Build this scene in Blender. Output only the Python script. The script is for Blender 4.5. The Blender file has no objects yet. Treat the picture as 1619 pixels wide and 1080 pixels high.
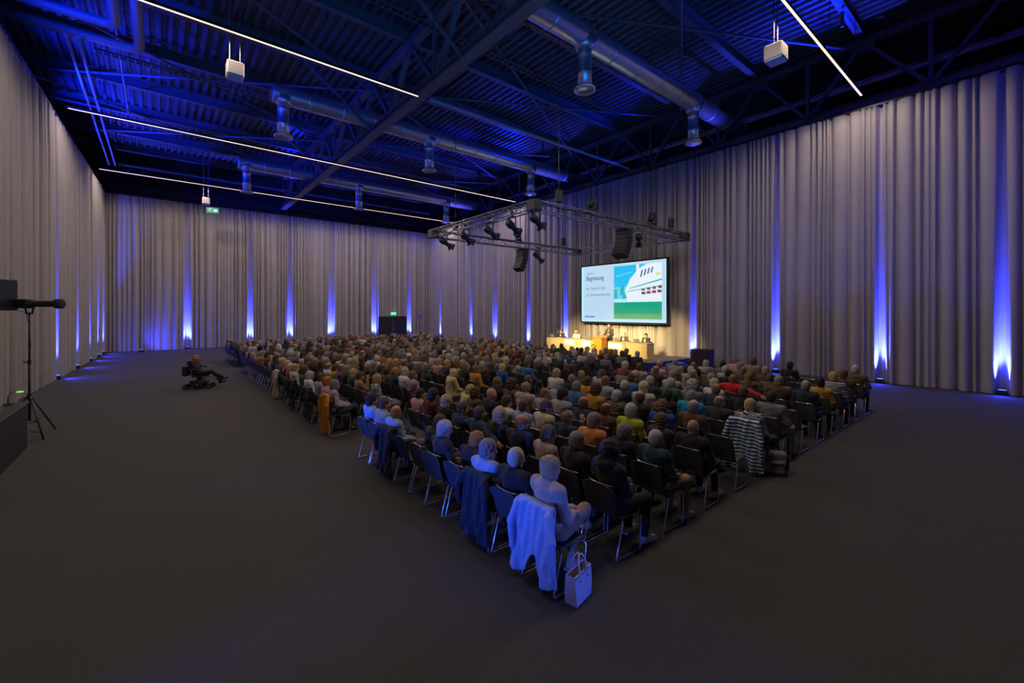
import bpy, math, random
import numpy as np
from mathutils import Vector, Matrix
random.seed(7)
rng = np.random.RandomState(5)
sc = bpy.context.scene
C = sc.collection
PI = math.pi

# ------------------------------------------------------------------ materials
def mat(name, col=(.5, .5, .5), rough=.6, metal=0., emit=None, strength=0., objcol=False, noise=None, bump=None, spec=None, sheen=0.):
    m = bpy.data.materials.new(name); m.use_nodes = True
    nt = m.node_tree; b = nt.nodes['Principled BSDF']
    b.inputs['Base Color'].default_value = (*col, 1)
    b.inputs['Roughness'].default_value = rough
    b.inputs['Metallic'].default_value = metal
    if spec is not None: b.inputs['Specular IOR Level'].default_value = spec
    if sheen: b.inputs['Sheen Weight'].default_value = sheen
    src = None
    tc = nt.nodes.new('ShaderNodeTexCoord')
    if objcol:
        oi = nt.nodes.new('ShaderNodeObjectInfo'); src = oi.outputs['Color']
    if noise:
        sc_, amt = noise
        n = nt.nodes.new('ShaderNodeTexNoise'); n.inputs['Scale'].default_value = sc_; n.inputs['Detail'].default_value = 3
        nt.links.new(tc.outputs['Object'], n.inputs['Vector'])
        mr = nt.nodes.new('ShaderNodeMapRange'); mr.inputs['To Min'].default_value = 1 - amt; mr.inputs['To Max'].default_value = 1 + amt
        nt.links.new(n.outputs['Fac'], mr.inputs['Value'])
        mx = nt.nodes.new('ShaderNodeVectorMath'); mx.operation = 'SCALE'
        if src: nt.links.new(src, mx.inputs[0])
        else: mx.inputs[0].default_value = col
        nt.links.new(mr.outputs['Result'], mx.inputs['Scale'])
        src = mx.outputs['Vector']
    if src: nt.links.new(src, b.inputs['Base Color'])
    if bump:
        sc_, st = bump
        n = nt.nodes.new('ShaderNodeTexNoise'); n.inputs['Scale'].default_value = sc_; n.inputs['Detail'].default_value = 4
        nt.links.new(tc.outputs['Object'], n.inputs['Vector'])
        bp = nt.nodes.new('ShaderNodeBump'); bp.inputs['Strength'].default_value = st; bp.inputs['Distance'].default_value = .01
        nt.links.new(n.outputs['Fac'], bp.inputs['Height']); nt.links.new(bp.outputs['Normal'], b.inputs['Normal'])
    if emit:
        b.inputs['Emission Color'].default_value = (*emit, 1); b.inputs['Emission Strength'].default_value = strength
    return m

def stripe_mat(name, c1, c2, scale, axis=2, rough=.9, zag=.0):
    m = mat(name, c1, rough); nt = m.node_tree; b = nt.nodes['Principled BSDF']
    tc = nt.nodes.new('ShaderNodeTexCoord')
    w = nt.nodes.new('ShaderNodeTexWave'); w.wave_type = 'BANDS'; w.bands_direction = 'XYZ'[axis]
    w.inputs['Scale'].default_value = scale; w.inputs['Distortion'].default_value = zag; w.inputs['Detail'].default_value = 1
    nt.links.new(tc.outputs['Object'], w.inputs['Vector'])
    r = nt.nodes.new('ShaderNodeValToRGB'); r.color_ramp.interpolation = 'CONSTANT'
    r.color_ramp.elements[0].color = (*c1, 1); r.color_ramp.elements[1].color = (*c2, 1); r.color_ramp.elements[1].position = .5
    nt.links.new(w.outputs['Fac'], r.inputs['Fac']); nt.links.new(r.outputs['Color'], b.inputs['Base Color'])
    return m

M = {}
M['curtain'] = mat('curtain_cloth', (.335, .31, .305), .92, noise=(1.3, .08), bump=(160, .15))
M['carpet'] = mat('carpet', (.060, .057, .057), .95, noise=(38, .35), bump=(120, .5))
M['dark_wall'] = mat('dark_wall', (.035, .035, .04), .85, noise=(2, .2))
M['deck'] = mat('roof_deck', (.065, .066, .07), .5, noise=(3, .15))
M['steel'] = mat('painted_steel', (.095, .095, .10), .5, noise=(4, .12))
M['duct'] = mat('galvanised_steel', (.55, .57, .6), .32, .85, noise=(5, .12), bump=(9, .2))
M['pipe'] = mat('grey_pipe', (.3, .31, .33), .5, .2, noise=(5, .1))
M['black'] = mat('matt_black', (.015, .015, .017), .6, noise=(8, .2))
M['black_metal'] = mat('black_metal', (.03, .03, .033), .35, .4, noise=(8, .15))
M['alu'] = mat('aluminium', (.22, .23, .25), .4, .7, noise=(12, .1))
M['chrome'] = mat('chrome', (.72, .73, .76), .22, .85, noise=(20, .05))
M['chair'] = mat('chair_shell', (.050, .051, .062), .55, noise=(30, .12), bump=(200, .1))
M['cloth'] = mat('clothing', objcol=True, rough=.9, noise=(14, .12), bump=(60, .35), sheen=.1)
M['skin'] = mat('skin', objcol=True, rough=.55, noise=(25, .06))
M['hair'] = mat('hair', objcol=True, rough=.7, noise=(60, .25), bump=(90, .6))
M['leather'] = mat('shoe_leather', objcol=True, rough=.45, noise=(25, .1))
M['led'] = mat('warm_led_strip', (.8, .7, .6), .5, emit=(1, .68, .46), strength=1.7)
M['led_off'] = mat('unlit_strip', (.35, .37, .42), .4)
M['lamp_white'] = mat('white_housing', (.42, .37, .31), .5, noise=(10, .05))
M['blue_lens'] = mat('blue_lens', (.1, .2, .9), .3, emit=(.04, .12, 1), strength=4)
M['panel_blue_light'] = mat('grey_panel_blue_light', (.30, .38, .62), .4)  # blue light from below put into the panel's grey colour
M['warm_lens'] = mat('warm_lens', (.9, .8, .5), .3, emit=(1, .8, .45), strength=5)
M['green_sign'] = mat('exit_sign_green', (.02, .3, .15), .4, emit=(.02, .5, .26), strength=.1)
M['green_lit'] = mat('exit_sign_lit', (.1, .6, .3), .4, emit=(.12, .9, .5), strength=1.2)
M['sign_white'] = mat('exit_sign_white', (.8, .85, .82), .4, emit=(.75, 1, .85), strength=.3)
M['table'] = mat('cream_panel', (.40, .32, .165), .6, noise=(3, .05))
M['white'] = mat('white_sign', (.82, .82, .8), .6, noise=(20, .03))
M['sign_text'] = mat('sign_lettering', (.35, .38, .5), .6)
M['oak'] = mat('orange_oak', (.62, .25, .03), .45, noise=(6, .15))
M['stage'] = mat('stage_floor', (.09, .08, .07), .6, noise=(8, .15))
M['skirt_blue_light'] = mat('fabric_blue_light', (.01, .025, .30), .8, noise=(6, .1))  # blue light on the stage side painted into the skirt colour
M['sign_blue_step_light'] = mat('sign_blue_and_step_light', (.12, .2, .55), .6, noise=(6, .08))  # own blue on the pole sign; on the steps, painted blue light
M['maroon'] = mat('dark_maroon', (.045, .012, .03), .6, noise=(5, .15))
M['leaf'] = mat('leaf_green', (.06, .22, .03), .6, noise=(30, .3))
M['yellow'] = mat('yellow_petal', (.75, .7, .04), .6, noise=(40, .15))
M['bag'] = mat('pale_leather', (.66, .58, .64), .5, noise=(30, .08), bump=(90, .2))
M['grey_canvas'] = mat('grey_canvas', (.20, .18, .20), .8, noise=(20, .2))
M['bag_trim'] = mat('tan_trim', (.45, .33, .2), .6)
M['rubber'] = mat('rubber', (.02, .02, .02), .8)
M['grey_plastic'] = mat('grey_plastic', (.16, .17, .19), .5)
M['paper'] = mat('paper', (.75, .73, .7), .8)
M['scr_white'] = mat('slide_white', (.02, .02, .02), .4, emit=(.52, .72, .90), strength=.95)
M['scr_edge'] = mat('slide_edge', (.02, .02, .02), .4, emit=(.48, .88, 1), strength=.95)
def emi(name, c, s=1): return mat(name, (.02, .02, .02), .4, emit=c, strength=s)
M['scr_sky'] = emi('slide_sky', (.01, .50, .88)); M['scr_sky2'] = emi('slide_pale_sky', (.12, .66, .92))
M['scr_green'] = emi('slide_green', (.0, .36, .20)); M['scr_green2'] = emi('slide_light_green', (.10, .42, .16))
M['scr_hull'] = emi('slide_building', (.80, .88, .95)); M['scr_dark'] = emi('slide_window', (.05, .13, .28))
M['scr_red'] = emi('slide_brown', (.20, .07, .09)); M['scr_teal'] = emi('slide_teal', (.03, .45, .45)); M['scr_lime'] = emi('slide_lime', (.6, .8, .3))
M['scr_text'] = emi('slide_heading', (.0, .10, .30)); M['scr_text2'] = emi('slide_small_text', (.03, .22, .45))
M['stripe_card'] = stripe_mat('blue_white_striped_knit', (.02, .07, .17), (.60, .72, .80), 5.2, 2, zag=1.6)
M['stripe_grey'] = stripe_mat('navy_white_stripe', (.03, .04, .12), (.55, .55, .62), 7, 2)
M['check'] = stripe_mat('purple_check', (.30, .16, .26), (.50, .38, .46), 14, 2, zag=2)
M['pattern'] = stripe_mat('black_white_pattern', (.03, .03, .05), (.6, .58, .62), 9, 2, zag=9)

# ------------------------------------------------------------------ object helpers
def link(o): C.objects.link(o); return o
def mesh_obj(name, me, m=None, parent=None, loc=None):
    o = bpy.data.objects.new(name, me)
    if m is not None and not me.materials: me.materials.append(m)
    if parent is not None: o.parent = parent
    if loc is not None: o.location = loc
    return link(o)
def tag(o, label, cat=None, group=None, kind=None):
    o['label'] = label
    if cat: o['category'] = cat
    if group: o['group'] = group
    if kind: o['kind'] = kind
    return o
def empty(name, loc=(0, 0, 0), rz=0.):
    o = bpy.data.objects.new(name, None); o.empty_display_size = .2
    o.location = loc; o.rotation_euler = (0, 0, rz); return link(o)
def copy_tree(o, parent=None):
    c = o.copy(); C.objects.link(c)
    if parent: c.parent = parent
    for ch in kids.get(o.name, []):
        pass
    return c
kids = {}
def dup(o, parent=None):
    c = o.copy(); C.objects.link(c)
    if parent: c.parent = parent
    for ch in o.children: dup(ch, c)
    return c

class MB:
    """collects boxes, tubes and prisms into one mesh"""
    def __init__(s): s.v = []; s.f = []
    def add(s, vs, fs):
        n = len(s.v); s.v += [tuple(p) for p in vs]; s.f += [tuple(i + n for i in f) for f in fs]; return s
    def box(s, lo, hi, T=None, bev=0.):
        (a, b, c), (d, e, f) = lo, hi
        if bev > 0:
            k = bev; vs = []
            for z, q in ((c, k), (c + k, 0), (f - k, 0), (f, k)):
                x0, x1, y0, y1 = a + q, d - q, b + q, e - q
                r = k if q == 0 else k * .5
                vs += [(x0 + r, y0, z), (x1 - r, y0, z), (x1, y0 + r, z), (x1, y1 - r, z), (x1 - r, y1, z), (x0 + r, y1, z), (x0, y1 - r, z), (x0, y0 + r, z)]
            fs = [tuple(range(7, -1, -1)), tuple(range(24, 32))]
            for l in range(3):
                for i in range(8): fs.append((l * 8 + i, l * 8 + (i + 1) % 8, l * 8 + 8 + (i + 1) % 8, l * 8 + 8 + i))
        else:
            vs = [(x, y, z) for z in (c, f) for y in (b, e) for x in (a, d)]
            fs = [(0, 2, 3, 1), (4, 5, 7, 6), (0, 1, 5, 4), (2, 6, 7, 3), (0, 4, 6, 2), (1, 3, 7, 5)]
        if T is not None: vs = [T @ Vector(p) for p in vs]
        return s.add(vs, fs)
    def tube(s, pts, r, n=8, r2=None, caps=True, smoothjoin=True):
        pts = [Vector(p) for p in pts]; N = len(pts)
        rs = r if isinstance(r, (list, tuple)) else [r + ((r2 if r2 is not None else r) - r) * i / max(1, N - 1) for i in range(N)]
        vs = []; up = None
        for i, p in enumerate(pts):
            t = (pts[min(i + 1, N - 1)] - pts[max(i - 1, 0)]).normalized()
            if up is None:
                up = Vector((0, 0, 1)) if abs(t.z) < .9 else Vector((1, 0, 0))
            a = t.cross(up).normalized(); b = a.cross(t).normalized(); up = b
            for k in range(n):
                th = 2 * PI * k / n; vs.append(p + a * math.cos(th) * rs[i] + b * math.sin(th) * rs[i])
        fs = []
        for i in range(N - 1):
            for k in range(n): fs.append((i * n + k, i * n + (k + 1) % n, (i + 1) * n + (k + 1) % n, (i + 1) * n + k))
        if caps: fs += [tuple(range(n - 1, -1, -1)), tuple(range((N - 1) * n, N * n))]
        return s.add(vs, fs)
    def bar(s, a, b, w, h):
        """rectangular bar from a to b"""
        a = Vector(a); b = Vector(b); t = (b - a).normalized()
        up = Vector((0, 0, 1)) if abs(t.z) < .95 else Vector((1, 0, 0))
        u = t.cross(up).normalized() * w / 2; v = u.cross(t).normalized() * h / 2
        vs = [p + i * u + j * v for p in (a, b) for i, j in ((-1, -1), (1, -1), (1, 1), (-1, 1))]
        return s.add(vs, [(0, 1, 2, 3), (7, 6, 5, 4), (0, 4, 5, 1), (1, 5, 6, 2), (2, 6, 7, 3), (3, 7, 4, 0)])
    def lathe(s, prof, n=16, T=None):
        vs = []; N = len(prof)
        for r, z in prof:
            for k in range(n): th = 2 * PI * k / n; vs.append(Vector((r * math.cos(th), r * math.sin(th), z)))
        fs = [(i * n + k, i * n + (k + 1) % n, (i + 1) * n + (k + 1) % n, (i + 1) * n + k) for i in range(N - 1) for k in range(n)]
        fs += [tuple(range(n - 1, -1, -1)), tuple(range((N - 1) * n, N * n))]
        if T is not None: vs = [T @ p for p in vs]
        return s.add(vs, fs)
    def mesh(s, name='m', m=None, smooth=False):
        me = bpy.data.meshes.new(name); me.from_pydata([tuple(p) for p in s.v], [], s.f); me.update()
        if smooth: me.shade_smooth()
        if m: me.materials.append(m)
        return me
    def build(s, name, m, parent=None, smooth=False, loc=None):
        return mesh_obj(name, s.mesh(name, m, smooth), None, parent, loc)

def aim(frm, to):
    """matrix whose -Z looks from frm to to"""
    d = (Vector(to) - Vector(frm)).normalized()
    return Matrix.Translation(Vector(frm)) @ d.to_track_quat('-Z', 'Y').to_matrix().to_4x4()

# ------------------------------------------------------------------ implicit surfaces for bodies and cloth
class Field:
    def __init__(s, lo, hi, h):
        s.lo = np.array(lo, float); s.h = h
        n = np.ceil((np.array(hi, float) - s.lo) / h).astype(int) + 1
        s.n = n; s.D = np.full(tuple(n), 1.0, np.float32)
    def region(s, c, R):
        c = np.array(c, float); a = np.floor((c - R - s.lo) / s.h).astype(int); b = np.ceil((c + R - s.lo) / s.h).astype(int) + 1
        a = np.clip(a, 0, s.n); b = np.clip(b, 0, s.n)
        if (b <= a).any(): return None
        sl = tuple(slice(int(i), int(j)) for i, j in zip(a, b))
        ax = [s.lo[i] + s.h * np.arange(a[i], b[i]) for i in range(3)]
        return sl, ax[0][:, None, None], ax[1][None, :, None], ax[2][None, None, :]
    def comb(s, sl, d, k, op):
        A = s.D[sl]
        if op == 'u':
            if k > 0:
                hh = np.clip(.5 + .5 * (A - d) / k, 0, 1); s.D[sl] = A * (1 - hh) + d * hh - k * hh * (1 - hh)
            else: s.D[sl] = np.minimum(A, d)
        elif op == 's':
            d = -d
            if k > 0:
                hh = np.clip(.5 - .5 * (A - d) / k, 0, 1); s.D[sl] = A * (1 - hh) + d * hh + k * hh * (1 - hh)
            else: s.D[sl] = np.maximum(A, d)
    def cap(s, a, b, ra, rb=None, k=.02, op='u'):
        rb = ra if rb is None else rb
        a = np.array(a, float); b = np.array(b, float); c = (a + b) / 2
        rg = s.region(c, np.abs(b - a) / 2 + max(ra, rb) + k + 2 * s.h)
        if rg is None: return
        sl, X, Y, Z = rg; ab = b - a; L = max(1e-9, float(ab @ ab))
        t = np.clip(((X - a[0]) * ab[0] + (Y - a[1]) * ab[1] + (Z - a[2]) * ab[2]) / L, 0, 1)
        d = np.sqrt((X - a[0] - ab[0] * t) ** 2 + (Y - a[1] - ab[1] * t) ** 2 + (Z - a[2] - ab[2] * t) ** 2) - (ra + (rb - ra) * t)
        s.comb(sl, d.astype(np.float32), k, op)
    def ell(s, c, r, k=.02, op='u', R=None):
        c = np.array(c, float); r = np.array(r, float)
        rg = s.region(c, float(r.max()) + k + 2 * s.h)
        if rg is None: return
        sl, X, Y, Z = rg; x, y, z = X - c[0], Y - c[1], Z - c[2]
        if R is not None:
            x, y, z = (R[0, 0] * x + R[1, 0] * y + R[2, 0] * z, R[0, 1] * x + R[1, 1] * y + R[2, 1] * z, R[0, 2] * x + R[1, 2] * y + R[2, 2] * z)
        k0 = np.sqrt((x / r[0]) ** 2 + (y / r[1]) ** 2 + (z / r[2]) ** 2)
        k1 = np.sqrt((x / r[0] ** 2) ** 2 + (y / r[1] ** 2) ** 2 + (z / r[2] ** 2) ** 2) + 1e-9
        s.comb(sl, (k0 * (k0 - 1) / k1).astype(np.float32), k, op)
    def rbox(s, c, hs, rad=.02, k=0., op='u', R=None):
        c = np.array(c, float); hs = np.array(hs, float)
        rg = s.region(c, float(np.linalg.norm(hs)) + k + 2 * s.h)
        if rg is None: return
        sl, X, Y, Z = rg; x, y, z = X - c[0], Y - c[1], Z - c[2]
        if R is not None:
            x, y, z = (R[0, 0] * x + R[1, 0] * y + R[2, 0] * z, R[0, 1] * x + R[1, 1] * y + R[2, 1] * z, R[0, 2] * x + R[1, 2] * y + R[2, 2] * z)
        qx, qy, qz = np.abs(x) - hs[0] + rad, np.abs(y) - hs[1] + rad, np.abs(z) - hs[2] + rad
        qx, qy, qz = np.broadcast_arrays(qx, qy, qz)
        d = np.sqrt(np.maximum(qx, 0) ** 2 + np.maximum(qy, 0) ** 2 + np.maximum(qz, 0) ** 2) + np.minimum(np.maximum(qx, np.maximum(qy, qz)), 0) - rad
        s.comb(sl, d.astype(np.float32), k, op)
    def grid(s):
        ax = [s.lo[i] + s.h * np.arange(s.n[i]) for i in range(3)]
        return ax[0][:, None, None], ax[1][None, :, None], ax[2][None, None, :]
    def plane(s, n, c):
        X, Y, Z = s.grid(); s.D = np.maximum(s.D, (n[0] * X + n[1] * Y + n[2] * Z - c).astype(np.float32))
    def noise(s, amp, f, ph=0.):
        X, Y, Z = s.grid()
        w = np.sin(X * f + 1.7 * np.sin(Z * f * .6 + ph)) * np.sin(Y * f * 1.1 + ph + 1.3 * np.sin(Z * f * .45)) + .6 * np.sin(Z * f * 1.5 + X * f * .9 + Y * f * .7 + ph)
        s.D += (amp * w).astype(np.float32)
    def surf(s):
        D = s.D.copy(); D[0], D[-1] = 1, 1; D[:, 0], D[:, -1] = 1, 1; D[:, :, 0], D[:, :, -1] = 1, 1
        S = D < 0; nx, ny, nz = D.shape
        cnt = np.zeros((nx - 1, ny - 1, nz - 1), np.int8)
        offs = [(i, j, k) for i in (0, 1) for j in (0, 1) for k in (0, 1)]
        for i, j, k in offs: cnt += S[i:nx - 1 + i, j:ny - 1 + j, k:nz - 1 + k]
        act = (cnt > 0) & (cnt < 8); ii = np.argwhere(act)
        idx = np.full(act.shape, -1, np.int64); idx[act] = np.arange(len(ii))
        pos = np.zeros((len(ii), 3)); num = np.zeros(len(ii))
        for a in offs:
            for ax in range(3):
                if a[ax] == 1: continue
                b = list(a); b[ax] = 1
                da = D[ii[:, 0] + a[0], ii[:, 1] + a[1], ii[:, 2] + a[2]]; db = D[ii[:, 0] + b[0], ii[:, 1] + b[1], ii[:, 2] + b[2]]
                mk = (da < 0) != (db < 0); t = np.where(mk, da / np.where(mk, da - db, 1), 0)
                p = np.tile(np.array(a, float), (len(ii), 1)); p[:, ax] += t
                pos += p * mk[:, None]; num += mk
        V = s.lo + s.h * (ii + pos / num[:, None])
        F = []
        for ax in range(3):
            o1, o2 = [(1, 2), (2, 0), (0, 1)][ax]
            sa = [slice(None)] * 3; sb = [slice(None)] * 3; sa[ax] = slice(0, -1); sb[ax] = slice(1, None)
            e = np.argwhere(S[tuple(sa)] != S[tuple(sb)])
            ins = S[tuple(sa)][e[:, 0], e[:, 1], e[:, 2]]
            q = []
            for u, v in ((-1, -1), (0, -1), (0, 0), (-1, 0)):
                c = e.copy(); c[:, o1] += u; c[:, o2] += v; q.append(idx[c[:, 0], c[:, 1], c[:, 2]])
            q = np.stack(q, 1); q[~ins] = q[~ins][:, ::-1]; F.append(q)
        F = np.concatenate(F); F = F[(F >= 0).all(1)]
        return V, F
    def mesh(s, name, m=None):
        V, F = s.surf(); return np_mesh(name, V, F, m)

def np_mesh(name, V, F, m=None):
    me = bpy.data.meshes.new(name)
    me.vertices.add(len(V)); me.vertices.foreach_set('co', np.asarray(V, np.float32).ravel())
    me.loops.add(len(F) * 4); me.loops.foreach_set('vertex_index', np.asarray(F, np.int32).ravel())
    me.polygons.add(len(F)); me.polygons.foreach_set('loop_start', np.arange(0, len(F) * 4, 4, dtype=np.int32))
    me.update(calc_edges=True); me.validate(); me.shade_smooth()
    if m: me.materials.append(m)
    return me
def rotm(yaw, pitch=0., roll=0.):
    return np.array(Matrix.Rotation(yaw, 3, 'Z') @ Matrix.Rotation(pitch, 3, 'Y') @ Matrix.Rotation(roll, 3, 'X'))
# ------------------------------------------------------------------ people
V3 = lambda *a: np.array(a, float)
def unit(v): v = np.array(v, float); return v / np.linalg.norm(v)
def POSE(**k):
    p = dict(P=V3(.24, 0, .53), W=V3(.205, 0, .66), Ch=V3(.165, 0, .86), N=V3(.16, 0, 1.0), H=V3(.195, 0, 1.135), yaw=0., pitch=.06, wide=1.,
             S=[V3(.155, .175, .955), V3(.155, -.175, .955)], E=[V3(.21, .245, .70), V3(.21, -.245, .70)],
             Wr=[V3(.43, .13, .635), V3(.43, -.13, .635)], hd=[V3(1, -.35, -.12), V3(1, .35, -.12)], hn=[V3(0, 0, -1), V3(0, 0, -1)],
             Hp=[V3(.26, .09, .52), V3(.26, -.09, .52)], K=[V3(.66, .13, .52), V3(.66, -.13, .52)], A=[V3(.64, .13, .10), V3(.62, -.13, .10)],
             fd=[V3(1, .15, 0), V3(1, -.15, 0)], curl=.5, belly=1., seated=True)
    p.update(k); return p
P0 = POSE()
POSES = {
 'lap': P0,
 'lap_left': POSE(yaw=.45, K=[V3(.62, .17, .52), V3(.67, -.1, .52)], A=[V3(.55, .17, .10), V3(.68, -.1, .10)]),
 'lap_right': POSE(yaw=-.5, pitch=.12, wide=.92, N=V3(.165, -.01, 1.0), H=V3(.2, -.015, 1.13)),
 'folded': POSE(yaw=.1, wide=.94, E=[V3(.23, .235, .715), V3(.23, -.235, .715)], Wr=[V3(.37, -.02, .775), V3(.35, .03, .74)],
                hd=[V3(.1, -1, .05), V3(.1, 1, .05)], hn=[V3(-1, 0, 0), V3(-1, 0, 0)]),
 'broad': POSE(yaw=-.12, wide=1.12, belly=1.15, pitch=.02),
 'forward': POSE(W=V3(.25, 0, .66), Ch=V3(.285, 0, .83), N=V3(.33, 0, .955), H=V3(.395, 0, 1.065), pitch=.3, S=[V3(.31, .175, .92), V3(.31, -.175, .92)],
                 E=[V3(.42, .2, .67), V3(.42, -.2, .67)], Wr=[V3(.60, .06, .62), V3(.60, -.06, .62)], hd=[V3(.8, -.8, -.2), V3(.8, .8, -.2)]),
 'crossed_legs': POSE(yaw=-.15, wide=.9, P=V3(.25, 0, .53), Wr=[V3(.42, .06, .66), V3(.42, -.1, .64)], K=[V3(.64, .10, .50), V3(.63, -.07, .60)],
                 A=[V3(.56, .10, .10), V3(.74, .10, .33)], fd=[V3(1, 0, 0), V3(.9, .3, -.35)]),
 'slouch': POSE(yaw=.2, P=V3(.33, 0, .53), W=V3(.25, 0, .64), Ch=V3(.16, 0, .83), N=V3(.135, 0, .965), H=V3(.165, 0, 1.09), pitch=-.05,
                S=[V3(.14, .18, .925), V3(.14, -.18, .925)], Hp=[V3(.34, .09, .52), V3(.34, -.09, .52)], K=[V3(.7, .12, .5), V3(.69, -.12, .5)], A=[V3(.74, .12, .10), V3(.6, -.12, .1)]),
 'arm_spread': POSE(yaw=.1, wide=1.1, E=[V3(.10, .43, .90), V3(.10, -.43, .90)], Wr=[V3(.06, .66, .85), V3(.06, -.66, .85)],
                hd=[V3(0, 1, -.4), V3(0, -1, -.4)], hn=[V3(1, 0, -.3), V3(1, 0, -.3)]),
 'hand_raised': POSE(yaw=-.2, pitch=.15, E=[V3(.24, .235, .70), V3(.31, -.24, .80)], Wr=[V3(.43, .1, .635), V3(.33, -.20, 1.06)],
                hd=[V3(1, -.35, -.12), V3(.1, .1, 1)], hn=[V3(0, 0, -1), V3(.3, 1, 0)], curl=1.1),
 'handbag_woman': POSE(yaw=-.05, wide=.92, P=V3(.25, 0, .53), N=V3(.16, 0, 1.0), H=V3(.20, .01, 1.13), E=[V3(.23, .23, .71), V3(.22, -.235, .69)], Wr=[V3(.42, .04, .68), V3(.42, -.10, .655)],
                K=[V3(.63, .10, .50), V3(.66, -.02, .60)], A=[V3(.50, .02, .10), V3(.86, .17, .36)], fd=[V3(1, .1, 0), V3(.75, .45, -.3)], rolled=True),
 'recline': POSE(yaw=-.1, pitch=.1, P=V3(.25, 0, .53), W=V3(.2, 0, .66), Ch=V3(.13, 0, .85), N=V3(.12, 0, .985), H=V3(.17, 0, 1.11),
                E=[V3(.20, .25, .78), V3(.20, -.25, .78)], Wr=[V3(.42, .25, .765), V3(.42, -.25, .765)], K=[V3(.66, .12, .56), V3(.66, -.12, .60)],
                A=[V3(.92, .12, .22), V3(1.06, -.12, .38)], fd=[V3(1, .1, .35), V3(1, -.1, .45)], hd=[V3(1, 0, 0), V3(1, 0, 0)], curl=.9),
 'lectern': POSE(seated=False, P=V3(0, 0, .93), W=V3(.01, 0, 1.07), Ch=V3(.02, 0, 1.28), N=V3(.03, 0, 1.43), H=V3(.075, 0, 1.575), pitch=.12, S=[V3(.02, .185, 1.39), V3(.02, -.185, 1.39)],
                E=[V3(.08, .27, 1.13), V3(.08, -.27, 1.13)], Wr=[V3(.31, .2, 1.11), V3(.31, -.2, 1.11)], hd=[V3(1, -.2, -.1), V3(1, .2, -.1)],
                Hp=[V3(0, .09, .92), V3(0, -.09, .92)], K=[V3(.02, .1, .5), V3(.02, -.1, .5)], A=[V3(-.01, .1, .09), V3(-.01, -.1, .09)]),
}
def sc_w(p, v):  # widen sideways
    return V3(v[0], v[1] * p['wide'], v[2])

def f_hand(F, w, d, n, ts, curl):
    d = unit(d); n = unit(n - d * (n @ d)); s_ = np.cross(n, d)
    R = np.stack([d, s_, n], 1)
    F.ell(w + d * .045, (.052, .040, .017), .012, R=R)
    for i, L in enumerate((.070, .080, .074, .058)):
        b = w + d * .082 + s_ * ts * (.031 - .0205 * i)
        dd = unit(d + s_ * ts * (.10 - .07 * i) + n * .25 * curl); m1 = b + dd * L * .52
        d2 = unit(d + n * 1.1 * curl + s_ * ts * (.06 - .04 * i)); m2 = m1 + d2 * L * .5
        F.cap(b, m1, .0098, .0090, .004); F.cap(m1, m2, .0090, .0075, .003)
    b = w + d * .022 + s_ * ts * .028; m1 = b + unit(d * .7 + s_ * ts * .75 + n * .2) * .042
    F.cap(b, m1, .013, .0105, .01); F.cap(m1, m1 + unit(d + s_ * ts * .25 + n * .25) * .034, .0105, .0085, .004)

def f_head(F, H, R, N):
    def q(*v): return H + R @ np.array(v, float)
    F.ell(q(-.004, 0, .018), (.100, .077, .100), .02, R=R)
    F.ell(q(.018, 0, -.035), (.078, .064, .080), .03, R=R)
    F.cap(q(.070, -.012, -.100), q(.070, .012, -.100), .024, .024, .025)
    F.cap(q(.086, -.03, .022), q(.086, .03, .022), .012, .012, .016)
    for s_ in (1, -1):
        F.ell(q(.102, s_ * .031, .002), (.014, .017, .012), .012, 's', R=R)
        F.ell(q(.084, s_ * .031, .001), (.013, .013, .012), .002, R=R)
        F.ell(q(.062, s_ * .045, -.032), (.026, .022, .022), .02, R=R)
        F.ell(q(-.006, s_ * .080, -.012), (.020, .010, .033), .007, R=R)
        F.ell(q(.001, s_ * .089, -.008), (.010, .006, .018), .004, 's', R=R)
    F.cap(q(.094, 0, .004), q(.114, 0, -.030), .008, .014, .012)
    F.cap(q(.086, -.018, -.066), q(.086, .018, -.066), .009, .009, .006)
    F.cap(q(-.022, 0, -.055), N + V3(0, 0, -.02), .056, .062, .03)

def f_torso(F, p, g=0., top=True):
    w = p['wide']; ch, wa, pe, N = p['Ch'], p['W'], p['P'], p['N']; be = p['belly']
    F.ell(pe, (.125 + g, .165 * w + g, .105 + g), .05)
    F.ell(wa + V3(.02 * be, 0, 0), (.112 * be + g, .145 * w * be + g, .135 + g), .06)
    F.ell(ch, (.110 + g, .162 * w + g, .165 + g), .06)
    for i in (0, 1):
        S = sc_w(p, p['S'][i])
        F.cap(S, N + V3(-.01, 0, -.055), .062 + g, .062 + g, .06)
    if top: F.cap(N + V3(-.005, 0, -.05), N + V3(0, 0, .012), .066 + g * .5, .061 + g * .4, .03)

def f_arms(F, p, g=0., end=1., k=.035):
    for i in (0, 1):
        S, E, W = (sc_w(p, p[q][i]) for q in ('S', 'E', 'Wr'))
        F.cap(S, E, .056 + g, .045 + g, k); F.cap(E, E + (W - E) * end, .045 + g, .030 + g * 1.4, k * .7)

def f_legs(F, p, g=0., end=1.):
    for i in (0, 1):
        Hp, K, A = p['Hp'][i], p['K'][i], p['A'][i]
        F.cap(Hp, K, .088 + g, .060 + g, .04)
        F.cap(K, K + (A - K) * end, .058 + g, .038 + g * 1.6, .025)

def bounds(p, m=.13):
    pts = np.array([p['H'] + V3(0, 0, .05), *[sc_w(p, v) for v in p['Wr']], *[sc_w(p, v) + unit(d) * .12 for v, d in zip(p['Wr'], p['hd'])], *[sc_w(p, v) for v in p['E']], *p['K'], *p['A'], p['P'], p['Ch']])
    lo = pts.min(0) - m; hi = pts.max(0) + m; lo[2] = max(lo[2], -.02) if p['seated'] else lo[2]
    hi[0] += .1; return lo, hi

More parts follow.
